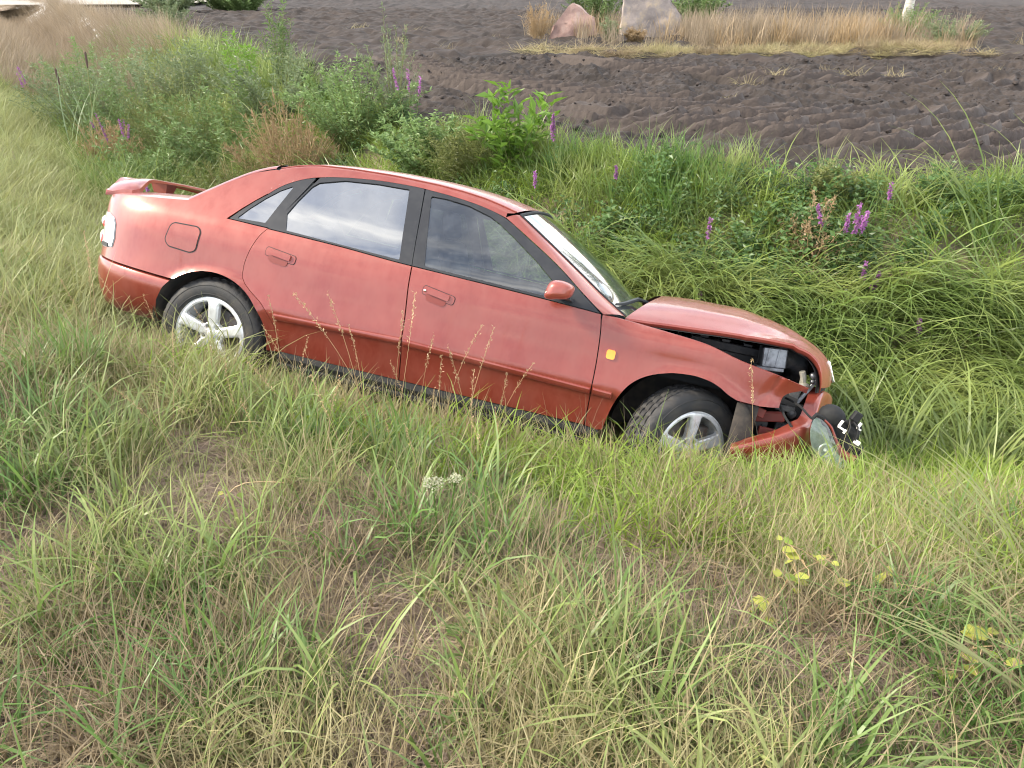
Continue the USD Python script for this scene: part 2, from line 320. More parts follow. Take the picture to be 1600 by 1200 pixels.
    # rub strips: raised bars along doors and wing
    def strip(x0, x1, z0, z1, parent):
        xs = np.linspace(x0, x1, 24); zc = np.linspace(z0, z1, 24); pr = [(-.019, -.001), (-.016, .008), (-.007, .0125), (.008, .0115), (.015, .007), (.018, -.001)]
        P = np.array([[(x, float(Y(x, z + dz)) + o, z + dz) for dz, o in pr] for x, z in zip(xs, zc)])
        e0 = P[:1].copy(); e0[..., 1] = Y(e0[..., 0], e0[..., 2]) - .004; e1 = P[-1:].copy(); e1[..., 1] = Y(e1[..., 0], e1[..., 2]) - .004
        e0[..., 0] -= .006; e1[..., 0] += .006
        obj('rub_strip', sheet(np.concatenate([e0, P, e1]), s), 'red_paint', parent)
    strip(.385, 1.105, .500, .528, door); strip(1.125, 2.125, .524, .497, fdoor)
    # handles: recessed cup, flap and surround
    for par, cx, cz in ((door, .365, .825), (fdoor, 1.262, .800)):
        ca, sa = math.cos(-.13 if par is door else -.16), math.sin(-.13 if par is door else -.16)
        def rr(u0, u1, v0, v1, rad):
            p = shapely.box(u0, v0, u1, v1).buffer(-rad).buffer(rad)
            return shapely.affinity.affine_transform(p, [ca, -sa, sa, ca, cx, cz])
        h = obj('handle', panel(rr(-.088, .088, -.020, .024, .014), off=.003, thick=.004, h=.012, side=s), 'red_paint', par)
        obj('handle_cup', panel(rr(-.062, .050, -.048, .004, .022), off=.0040, thick=.002, h=.012, side=s, yf=lambda x, z: Y(x, z)), 'dull_red', h)
        obj('handle_gap', panel(rr(-.091, .091, -.023, .027, .016).difference(rr(-.0865, .0865, -.0185, .0225, .013)), off=.0012, thick=0, h=.01, side=s), 'dark_inside', h)
        lift = panel(rr(-.060, .060, -.010, .022, .008), off=.013, thick=.012, h=.01, side=s)
        obj('handle_flap', lift, 'red_paint', h)
        if par is fdoor: obj('lock', blob((cx - .075, s * float(Y(cx, cz) + .004), cz + .012), (.008, .004, .008), 1), 'chrome', h)
    # ---- front wing, bent at the front
    fx = spline([(2.105, .883), (2.20, .880), (2.30, .873), (2.45, .863), (2.62, .849), (2.82, .803), (3.00, .772), (3.165, .738)], 40)
    nose = spline([(3.165, .738), (3.12, .712), (3.08, .693), (3.055, .668), (3.05, .612)], 16)
    fp = np.vstack([fx, nose[1:], [(2.95, .603)], ARCF[::-1], [(2.20, .30)], GAPF[::-1][:-1]])
    dent = lambda x, z: Y(x, z) - .006 * np.exp(-(((x - 2.50) / .16) ** 2 + ((z - .725) / .035) ** 2)) - .035 * np.exp(-(((x - 3.08) / .10) ** 2 + ((z - .66) / .07) ** 2)) - .05 * np.clip((z - .82) / .06, 0, 1.2) ** 2 * np.clip((x - 2.1) / .2, 0, 1)
    d0 = dent
    dent = lambda x, z: d0(x, z) + np.clip((np.asarray(x) - 2.86) / .15, 0, 1) * ((meshkit.fbm(np.stack([np.asarray(x) * 9, np.asarray(z) * 9, 0 * np.asarray(z)], -1), 2, 33) - .5) * .030 - .012 * np.exp(-((np.asarray(x) - 2.98 - .5 * (np.asarray(z) - .69)) / .012) ** 2))
    wing = obj('front_wing', panel(Polygon(fp).buffer(-.002), h=.025, side=s, yf=dent), 'red_paint', car, **({'label': 'crumpled front wing bent open at the lamp opening'} if vis else {}))
    strip(2.143, 2.235, .500, .497, wing)
    fm = dent(fx[:, 0], fx[:, 1])
    A = np.stack([fx[:, 0], fm - .001, fx[:, 1] - .002], 1); Bq = A + [0, -.022, .002]; Cq = Bq + [0, -.006, -.03]; Dq = Cq + [0, -.05, -.004]
    obj('wing_flange', sheet(np.stack([A, Bq, Cq, Dq], 1), s), 'dull_red', wing)
    # amber side repeater
    am = shapely.box(2.168, .675, 2.212, .722).buffer(-.012).buffer(.012)
    obj('side_marker', panel(am, off=.009, thick=.012, h=.012, side=s), 'amber_lens', wing)
    # ---- sill
    xs = np.linspace(.42, 2.21, 40); pr = [(.318, -.006), (.30, .004), (.285, .010), (.268, .006), (.255, -.004), (.245, .002), (.228, .0), (.212, -.020), (.20, -.06)]
    obj('sill', sheet(np.array([[(x, float(Y(x, .315)) + o, z - .012 * (x - .4) / 1.8) for z, o in pr] for x in xs]), s), 'black_plastic', car)
    # ---- tail lamp
    tl = Polygon([(-.676, .665), (-.662, .72), (-.668, .80), (-.69, .832), (-.755, .853), (-.84, .85), (-.885, .80), (-.895, .70), (-.87, .66), (-.78, .655)]).buffer(-.012).buffer(.012)
    lamp = obj('tail_lamp', panel(tl, off=.002, thick=.01, h=.02, side=s), 'grey_metal', car)
    obj('reflector', panel(tl.buffer(-.008), off=.006, thick=.006, h=.015, side=s), 'white_lens', lamp)
    for x, z, rz_ in ((-.842, .795, .035), (-.845, .705, .045)):
        mm = float(Y(x, z))
        obj('bulb_cover', blob((x + .012, s * (mm - .002), z), (.036, .020, rz_), 2), 'white_lens', lamp)
        obj('red_lens', blob((x + .022, s * (mm + .016), z - .01), (.022, .017, rz_ * .85), 2), 'red_lens', lamp)
    obj('lamp_base', panel(shapely.box(-.86, .662, -.72, .684), off=.010, thick=.006, h=.014, side=s), 'black_trim', lamp)
    # ---- A-pillar
    lo = spline([(1.48, 1.262), (1.61, 1.193), (1.84, 1.063), (1.98, .968), (2.11, .884)], 24); m = Y(lo[:, 0], lo[:, 1])
    up = spline([(1.548, .578, 1.290), (1.728, .605, 1.182), (1.944, .632, 1.048), (2.086, .658, .960), (2.215, .712, .890)], 24)
    A = np.stack([lo[:, 0], m, lo[:, 1]], 1); mid = (A + up) / 2 + np.array([.010, .014, .012])
    obj('pillar', sheet(np.stack([bez(A[i], A[i] + (mid[i] - A[i]) * .8, up[i] + (mid[i] - up[i]) * .8, up[i], 8) for i in range(24)]), s), 'red_paint', car)
    # ---- door mirror
    c = np.array([1.888, s * .955, .962])
    ic = np.array(trimesh.creation.icosphere(4).vertices); fa = trimesh.creation.icosphere(4).faces
    q_ = np.sign(ic) * np.abs(ic) ** np.array([.62, .8, .62]); q_ = q_ * [.066, .068, .046]; q_[:, 2] *= 1 - .22 * q_[:, 0] / .066; q_[:, 2] -= .010 * np.clip(-q_[:, 0] / .066, 0, 1); q_[:, 0] += .18 * q_[:, 2]
    mi = obj('door_mirror', (q_ * [1, -s, 1] + c, fa), 'red_paint', fdoor, smooth=True)
    obj('mirror_foot', hull([(1.86, s * .80, .915), (1.95, s * .80, .905), (1.87, s * .80, .93), (1.95, s * .80, .925), (1.88, s * .93, .925), (1.94, s * .93, .925), (1.88, s * .93, .94), (1.94, s * .93, .94)]), 'black_trim', mi)
    # dark shell behind the panel gaps
    shell = Polygon(np.vstack([[(-.70, .62)], DECKL[DECKL[:, 0] > -.70][:5], [(0, .945)], np.stack([np.linspace(.05, 2.1, 30), BELT(np.linspace(.05, 2.09, 30)) - .012], 1), [(2.28, .86), (2.28, .72)], [(2.20, .66), (2.19, .34), (2.17, .28)], [(.45, .28)], arc(0, .31, AR + .03, 0, 128)])).buffer(-.004)
    obj('inner_panel', panel(shell, off=-.030, thick=0, h=.06, side=s), 'dark_inside', car)
    # wheel wells
    for cx, cz, r, n in ((0, .31, .375, 'rear'), (2.63, .33, .375, 'front')):
        a = np.radians(np.linspace(-4, 186, 26))
        P = np.array([[(cx + r * math.cos(t), m_, cz + r * math.sin(t)) for m_ in (.845, .78, .60, .42)] for t in a])
        if n == 'front': P[:, 0, 1] = .80
        P = np.minimum(P, [9, 9, 9]); P[..., 1] = np.minimum(P[..., 1], np.maximum(Y(P[..., 0], P[..., 2]) - .016, .42))
        fan = join(sheet(P, s), sheet(np.array([[(cx + r * math.cos(t) * k, .42, cz + r * math.sin(t) * k) for k in (1, .05)] for t in a]), s))
        obj('wheel_liner', fan, 'wheel_well', car)
for s in (-1, 1): side_set(s)

# ---- roof, screens, boot lid, cowl, bonnet
ST = np.array([(.16, 1.13, .13, 1.318), (.23, 1.20, .22, 1.345), (.38, 1.272, .42, 1.387), (.57, 1.308, .59, 1.407), (.81, 1.328, .82, 1.418), (.94, 1.330, .95, 1.419), (1.06, 1.325, 1.08, 1.417), (1.19, 1.315, 1.24, 1.408), (1.31, 1.300, 1.39, 1.391), (1.41, 1.280, 1.50, 1.371), (1.48, 1.260, 1.585, 1.352)])
ST = spline(ST, 44)
P = []
for xT, zT, xC, zC in ST:
    zS = float(np.interp(xT, [.16, .23, .30, .38, .57, .81, 1.06, 1.19, 1.31, 1.40, 1.48], [1.275, 1.300, 1.318, 1.332, 1.347, 1.354, 1.350, 1.341, 1.326, 1.307, 1.286]))
    sz = np.linspace(zT, zS, 8); sy = Y(xT, sz); yS = float(sy[-1])
    y_ = np.vstack([np.stack([sy[:-1], sz[:-1]], 1), bez(np.array([yS, zS]), np.array([yS - .028, zS + .55 * (zC - zS)]), np.array([.34, zC]), np.array([0, zC]), 18)])
    f = np.clip(1 - y_[:, 0] / yS, 0, 1)
    lam = np.clip((xT - .3) / 1.1, 0, 1); g_ = (1 - lam) * np.clip((f - .22) * 1.7, 0, 1) + lam * np.clip(f * 1.6, 0, 1) ** .28
    P.append(np.stack([xT + (xC - xT) * g_, y_[:, 0], y_[:, 1]], 1))
roof = obj('roof', both(P), 'red_paint_wet', car)
for s in (-1, 1):                                                  # drip moulding along the roof
    P2 = np.array(P); k = 9; tr = mir(P2[:, k], s) + [0, 0, .002]
    obj('roof_moulding', tube(tr, .0045, 5), 'red_paint', roof)
wl = spline([(1.548, .578, 1.290), (1.728, .605, 1.182), (1.944, .632, 1.048), (2.086, .658, .960), (2.215, .712, .890)], 18)
wc = spline([(1.600, 1.350), (1.85, 1.215), (2.08, 1.075), (2.24, .965), (2.335, .905)], 18)
f = np.linspace(1, 0, 14)
ws = np.array([[(wc[i, 0] + (wl[i, 0] - wc[i, 0]) * q ** 2, wl[i, 1] * q, wc[i, 1] + (wl[i, 2] - wc[i, 1]) * q ** 2.2) for q in f] for i in range(18)])
ws[..., 2] -= .006
scr = obj('windscreen', both(ws), 'screen_glass', car)
for s in (-1, 1): obj('seal', tube(mir(wl + [0, 0, .002], s), .006, 5), 'black_trim', scr)
obj('seal', tube(both(ws[:1].repeat(2, 0))[0][:27] + [0, 0, .006], .007, 5), 'black_trim', scr)
dl = spline(DECKL[DECKL[:, 0] > -.27], 16)
rl = np.stack([dl[:, 0] + np.linspace(-.015, .02, 16), Y(dl[:, 0], dl[:, 1]) - .085, dl[:, 1] + np.linspace(.02, .03, 16)], 1)
rc = spline([(-.38, 1.030), (-.20, 1.10), (-.02, 1.215), (.13, 1.320)], 16)
rs = np.array([[(rc[i, 0] + (rl[i, 0] - rc[i, 0]) * q ** 2, rl[i, 1] * q, rc[i, 1] + (rl[i, 2] - rc[i, 1]) * q ** 2.4) for q in f] for i in range(16)]); rs[..., 2] -= .004
rear = obj('rear_screen', both(rs), 'screen_glass', car)
for s in (-1, 1): obj('seal', tube(mir(rl + [0, 0, -.001], s), .007, 5), 'black_trim', rear)
xs = np.r_[np.linspace(-.24, -.80, 16), TAIL0 - TAILR * np.sin(np.linspace(math.asin(((.80 + TAIL0) / TAILR) ** (TP / 2)), math.pi / 2 - .02, 14)[1:]) ** (2 / TP)]
P = []
for x in xs:
    z0 = float(zdeck(max(x, -.965))); z0 = min(z0, 1.014); m = float(_y0(z0) * plan(x))
    P.append([(x - (.10 if x > -.5 else .10 * max(0, (x + .97) / .47)) * (1 - q ** 2), m * q, z0 + .040 * (1 - q ** 5) * min(1, max(0, (x + .975) / .12))) for q in np.r_[1, .985, .96, .93, np.linspace(.88, 0, 8)]])
boot = obj('boot_lid', both(P), 'red_paint_wet', car)
# cowl under the wipers
P = [[(2.20 + .16 * (1 - q ** 2) + dx, .70 * q, .885 + .05 * (1 - q * q) + dz) for q in np.linspace(1, 0, 8)] for dx, dz in ((-.03, -.03), (.05, .0), (.16, -.02))]
obj('cowl', both(P), 'black_plastic', car)
obj('wiper', tube([(2.150, -.655, .938), (2.185, -.56, .945), (2.215, -.44, .960), (2.245, -.30, .975), (2.30, -.2, .965)], [.006, .011, .012, .012, .010], 6), 'black_trim', car)
# bonnet, sprung open
HE = spline([(2.215, .715, .884), (2.30, .712, .888), (2.43, .708, .899), (2.569, .705, .909), (2.767, .697, .924), (2.961, .690, .934), (3.048, .683, .936), (3.12, .678, .918), (3.175, .672, .888), (3.215, .664, .835), (3.237, .656, .750)], 40)
HC = spline([(2.365, 1.010), (2.43, 1.020), (2.53, 1.029), (2.64, 1.034), (2.80, 1.034), (2.99, 1.008), (3.10, .980), (3.21, .940), (3.29, .900), (3.348, .850), (3.385, .750)], 40)
q = np.r_[1, .992, .975, .95, np.linspace(.91, 0, 14)]
ridge = lambda q: .012 * np.exp(-((q - .74) / .07) ** 2) * np.sin(np.linspace(0, math.pi, 40))[:, None]
H = np.stack([HC[:, :1] + (HE[:, :1] - HC[:, :1]) * q ** 2.2, HE[:, 1:2] * q, HC[:, 1:2] + (HE[:, 2:] - HC[:, 1:2]) * q ** 3.0 + ridge(q)], -1)
cr = np.clip((H[..., 0] - 2.7) / .4, 0, 1); H[..., 2] += cr * ((meshkit.fbm(H * [3.2, 3.2, 0] + 3.1, 3, 31) - .5) * .030 - .010 * np.exp(-((H[..., 0] - 3.02 - .10 * H[..., 1]) / .018) ** 2) - .007 * np.exp(-((H[..., 0] - 2.86 + .22 * (H[..., 1] - .5)) / .016) ** 2))
hood = obj('bonnet', both(H), 'red_paint_wet', car, label='bonnet sprung open along its near edge')
U = H.copy(); U[..., 2] -= .030; U[..., 0] -= .022 * np.clip((U[..., 0] - 3.0) / .2, 0, 1)
obj('bonnet_lining', both(U), 'dark_inside', hood)
for s in (-1, 1):
    lip = np.stack([H[:, 0], H[:, 0] + [0, .003, -.010], H[:, 0] + [0, -.004, -.024], H[:, 0] + [0, -.03, -.03]], 1)
    obj('bonnet_lip', sheet(lip, s), 'red_paint', hood)
# grille set in the bonnet's front edge
xf = lambda y, z: float(np.interp(z, [.75, .85, .90], [3.392, 3.352, 3.292])) - .150 * (abs(y) / .656) ** 2.2
gy = np.linspace(-.34, .34, 20)
fr_ = [(xf(y, .858), y, .858) for y in gy] + [(xf(y, .762) + .004, y, .762) for y in gy[::-1]]
gr = obj('grille', tube(np.array(fr_ + fr_[:1]), .010, 6), 'chrome', hood)
for zz in (.785, .806, .828): obj('slat', tube([(xf(y, zz) + .002, y, zz) for y in gy], .007, 5), 'black_plastic', gr)

# ---- spoiler: a hoop wing on legs
ys = np.r_[-.685, -.67, -.64, -.60, np.linspace(-.55, .55, 19), .60, .64, .67, .685]
P = []
for y in ys:
    a = abs(y); xc = -.845 - .135 * (1 - (a / .69) ** 2.2)           # bowed in plan
    top = np.interp(a, [0, .40, .52, .60, .645, .67, .685], [1.086, 1.080, 1.070, 1.052, 1.036, 1.014, .998])
    th_ = np.interp(a, [0, .48, .525, .57, .62, .685], [.018, .020, .030, .058, .070, .040])
    bot = np.maximum(top - th_, np.interp(a, [0, .6, .685], [.9, .972, .972]))
    ch = np.interp(a, [0, .5, .64, .685], [.17, .20, .205, .17])
    ring = [(-.5, .35), (-.49, .72), (-.42, .92), (-.2, 1.0), (.1, .98), (.36, .78), (.48, .40), (.5, .14), (.42, 0), (.0, 0.0), (-.4, 0), (-.49, .1)]
    P.append([(xc + ch * .5 + u * ch, y, bot + v * (top - bot) + (.055 * u - .012) * (.4 + .6 * a / .685) * (v > .2)) for u, v in ring])
v, f_ = grid(P, closed=True)
n = len(P[0]); ends = [[0, i, i + 1] for i in range(1, n - 1)]; k = (len(P) - 1) * n
sp = obj('spoiler', (v, np.vstack([f_, ends, np.array(ends)[:, ::-1] + k])), 'red_paint_wet', car)
for y in (-.02,): obj('spoiler_leg', hull([(-.955 + dx, y + dy * w, z) for z, w, l in ((1.066, .055, .06), (1.0, .035, .045)) for dx in (-l, l) for dy in (-1, 1)]), 'red_paint', sp)

# ---- rear bumper
path = []
for t in np.linspace(0, 1, 34):
    th = t * math.pi / 2; path.append(th)
P = []
xs_ = np.r_[np.linspace(-.262, -.62, 10), -.25 - .76 * np.sin(np.linspace(math.asin(((.62 - .25) / .76) ** 1.5), math.pi / 2, 22)[1:]) ** (2 / 3.0)]
for x in xs_:
    u = min(1, max(0, (-.25 - x) / .76)); pl = (1 - u ** 3.0) ** (1 / 3.0)
    r = math.hypot(x, 0); row = []
    for z, o in ((.592, -.03), (.590, .006), (.578, .018), (.545, .022), (.50, .016), (.44, .002), (.38, -.028), (.335, -.065), (.30, -.12)):
        zz = z - .022 * np.clip((x + .70) / .44, 0, 1) * (z > .5)
        zmin = .31 + math.sqrt(max(0, AR ** 2 - x * x)) - .31 + .31 if abs(x) < AR else 0
        row.append((x - (.0 if u < .6 else 0) + (.09 * max(0, (.55 - z)) * u ** 2), max((.835 + o) * pl, 0), zz))
    P.append(row)
P = np.array(P)
for i in range(len(P)):                                            # trim the front end back to the arch
    for j in range(P.shape[1]):
        x, z = P[i, j, 0], P[i, j, 2]
        lim = -math.sqrt(max(0, (AR + .012) ** 2 - (z - .31) ** 2)) if abs(z - .31) < AR else 0
        P[i, j, 0] = min(x, lim) if i == 0 else min(x, lim - .004 * i)
P[-1, :, 1] = 0
bm = both(np.transpose(P, (1, 0, 2)))
obj('rear_bumper', bm, 'red_paint', car)

# ---- front bumper cover, torn off its right-hand mounts
top = np.array([(2.862, -.835, .382), (2.95, -.842, .432), (3.05, -.840, .486), (3.12, -.825, .527), (3.165, -.80, .553), (3.20, -.765, .562), (3.225, -.715, .585), (3.240, -.665, .640), (3.258, -.60, .690), (3.285, -.52, .715), (3.325, -.43, .708), (3.365, -.33, .690), (3.40, -.18, .670), (3.41, 0, .66), (3.40, .2, .65), (3.36, .42, .64), (3.27, .62, .63), (3.12, .76, .615), (2.90, .82, .60)])
top = spline(top, 70); t = np.linspace(0, 1, 70)
nr = np.gradient(top, axis=0); nr = np.stack([-nr[:, 1], nr[:, 0]], 1) * -1; nr /= np.linalg.norm(nr, axis=1, keepdims=True)
nr *= np.sign((nr * (top[:, :2] - [2.6, 0])).sum(1))[:, None]
P = []
H_ = np.interp(t, [0, .12, .3, .5, 1], [.10, .19, .33, .36, .30])
for dz, o in ((.012, -.06), (.006, -.02), (0, 0), (-.05, .012), (-.3, .016), (-.6, .0), (-.85, -.03), (-1.0, -.09)):
    P.append(np.c_[top[:, :2] + nr * o, top[:, 2] + (dz if dz >= 0 else dz * H_)])
bp_ = obj('front_bumper', grid(P), 'red_paint', car, label='front bumper cover hanging torn from its mounts')

# ---- what shows behind the missing lamp and in the engine bay
obj('radiator_support', join(box((3.17, 0, .60), (.05, 1.25, .07)), box((3.17, 0, .33), (.05, 1.25, .07)), box((3.17, -.55, .46), (.06, .05, .30)), box((3.17, .55, .46), (.06, .05, .30))), 'black_plastic', car)
obj('radiator', box((3.12, 0, .47), (.04, 1.0, .36)), 'engine_plastic', car)
obj('crash_beam', join(box((3.02, -.66, .545), (.17, .05, .05), np.array([[.97, .1, -.22], [-.1, 1, 0], [.22, 0, .97]])), box((3.03, -.70, .445), (.085, .03, .10)), box((3.075, -.705, .47), (.04, .035, .04))), 'dull_red', car, label='red inner bracket showing behind the torn bumper')
obj('crash_beam', box((2.93, -.735, .575), (.13, .02, .045), np.array([[.98, 0, .17], [0, 1, 0], [-.17, 0, .98]])), 'dull_red', car)
P = [[(x, m, z) for z in np.linspace(.18, .60, 8)] for x, m in ((2.845, -.79), (2.90, -.795), (2.955, -.77), (2.965, -.62))]
obj('splash_shield', grid(P), 'wheel_well', car)
obj('splash_shield', join(box((2.985, -.64, .48), (.10, .03, .15)), box((2.99, -.66, .555), (.12, .04, .012)), box((2.96, -.655, .47), (.012, .03, .15)), box((3.01, -.655, .45), (.008, .03, .10))), 'engine_plastic', car)
box_ = join(box((3.0, -.47, .835), (.125, .17, .105), np.array([[.985, 0, -.10], [0, 1, 0], [.10, 0, .985]])), box((2.99, -.47, .775), (.14, .19, .02), np.array([[.985, 0, -.10], [0, 1, 0], [.10, 0, .985]])), *[box((2.965 + .05 * k, -.558, .835), (.008, .006, .09)) for k in range(2)])
obj('air_box', box_, 'grey_metal', car, label='dented grey air box in the open engine bay')
obj('intake_hose', tube(spline([(3.06, -.45, .84), (3.13, -.42, .83), (3.16, -.35, .78), (3.14, -.25, .70)], 14), [.052, .056] * 7, 10), 'engine_plastic', car)
obj('engine', join(box((2.85, -.05, .70), (.62, .40, .26)), box((2.85, -.20, .82), (.55, .14, .05)), box((2.85, .10, .82), (.55, .14, .05)), *[box((2.65 + .12 * k, -.21, .85), (.05, .10, .02)) for k in range(5)]), 'engine_plastic', car)
obj('coolant_tank', blob((2.62, .35, .80), (.10, .10, .08), 2), 'white_plastic', car)
obj('hose', tube(spline([(3.14, -.60, .80), (3.16, -.58, .74), (3.15, -.56, .68), (3.17, -.54, .62)], 12), .016, 7), 'pale_metal', car)
obj('hose', tube(spline([(3.08, -.60, .74), (3.12, -.61, .72), (3.17, -.60, .735), (3.20, -.56, .72)], 12), .013, 7), 'pale_metal', car)
obj('latch', join(box((3.19, -.57, .70), (.02, .03, .16), np.array([[.9, 0, .43], [0, 1, 0], [-.43, 0, .9]])), blob((3.20, -.58, .79), .018, 1), blob((3.205, -.58, .76), .014, 1)), 'grey_metal', car)
obj('bracket', join(box((3.13, -.60, .66), (.05, .02, .10)), box((3.10, -.62, .60), (.10, .03, .03)), box((3.09, -.62, .52), (.03, .03, .14)), blob((3.14, -.62, .58), .025, 1), blob((3.12, -.62, .50), .03, 1)), 'engine_plastic', car)
obj('bolt', blob((3.145, -.645, .505), .008, 1), 'chrome', car); obj('bolt', blob((3.10, -.645, .55), .008, 1), 'chrome', car)
for s in (-1, 1): obj('inner_wing', grid([[(x, s * .60, z), (x, s * .62, .62)] for x, z in ((2.25, .80), (2.6, .79), (3.0, .73), (3.15, .70))]), 'dark_inside', car)
obj('engine_bay_screen', grid([[(x, .56, .60), (x, .56, z)] for x, z in ((2.25, .90), (2.5, .925), (2.95, .925), (3.10, .895), (3.2, .83))]), 'dark_inside', car)
obj('bulkhead', grid([[(2.24, y, z) for y in (-.68, 0, .68)] for z in (.25, .86)]), 'dark_inside', car)
# two wires to the torn-off headlamp
obj('wire', tube(spline([(3.08, -.68, .66), (3.14, -.74, .645), (3.22, -.80, .60), (3.30, -.82, .60), (3.345, -.83, .605)], 24), .0062, 6), 'black_plastic', car)
obj('wire', tube(spline([(3.06, -.72, .62), (3.085, -.76, .58), (3.13, -.80, .535), (3.17, -.815, .500), (3.19, -.825, .47)], 24), .0062, 6), 'black_plastic', car)
obj('wire_tape', tube([(3.295, -.821, .6005), (3.335, -.829, .604)], .0085, 6), 'yellow_tape', car)

# ---- floor pan and cabin
fl = box((1.3, 0, .26), (1.75, 1.5, .05)); obj('floor_pan', fl, 'dark_inside', car)
dash = hull([(1.80, y, z) for y in (-.66, .66) for z in (.62, .86)] + [(2.18, y, z) for y in (-.66, .66) for z in (.60, .88)] + [(1.93, y, .905) for y in (-.62, .62)])
obj('dashboard', dash, 'cabin', car)
def seat(y, x, parent=None):
    def pad(pts, r):
        vs = []
        for p in pts:
            b = trimesh.creation.icosphere(1, r); b.apply_translation(p); vs.append(b.vertices)
        return hull(np.vstack(vs))
    st = obj('seat', pad([(x - .18, y - .2, .42), (x - .18, y + .2, .42), (x + .25, y - .2, .47), (x + .25, y + .2, .47)], .07), 'seat_cloth', car)
    obj('seat_back', pad([(x - .20, y - .19, .48), (x - .20, y + .19, .48), (x - .40, y - .17, 1.02), (x - .40, y + .17, 1.02)], .06), 'seat_cloth', st)
    obj('headrest', pad([(x - .42, y - .09, 1.13), (x - .42, y + .09, 1.13), (x - .44, y - .08, 1.22), (x - .44, y + .08, 1.22)], .045), 'seat_cloth', st)
seat(-.36, 1.35); seat(.36, 1.35)
bench = obj('rear_bench', hull([(x, y, z) for x, z in ((.55, .36), (.10, .36), (.55, .50), (.10, .48)) for y in (-.64, .64)]), 'seat_cloth', car)
obj('bench_back', hull([(x, y, z) for x, z in ((.16, .46), (.02, .46), (-.14, 1.0), (-.02, 1.0)) for y in (-.62, .62)]), 'seat_cloth', bench)
obj('parcel_shelf', box((-.22, 0, .985), (.30, 1.25, .02)), 'cabin', car)
obj('steering_wheel', (lambda a: tube(np.stack([1.70 + .07 * np.sin(a), .36 + .185 * np.cos(a), .86 + .17 * np.sin(a)], 1), .016, 7))(np.linspace(0, 2 * np.pi, 30)), 'black_plastic', car)
obj('headliner', both([[(x, m, z - .035) for m, z in ((.55, 1.30), (.40, 1.36), (0, 1.375))] for x in (.5, .75, 1.0, 1.35)]), 'cabin', car)
obj('interior_mirror', blob((1.66, 0, 1.235), (.02, .11, .032), 2), 'black_plastic', car)

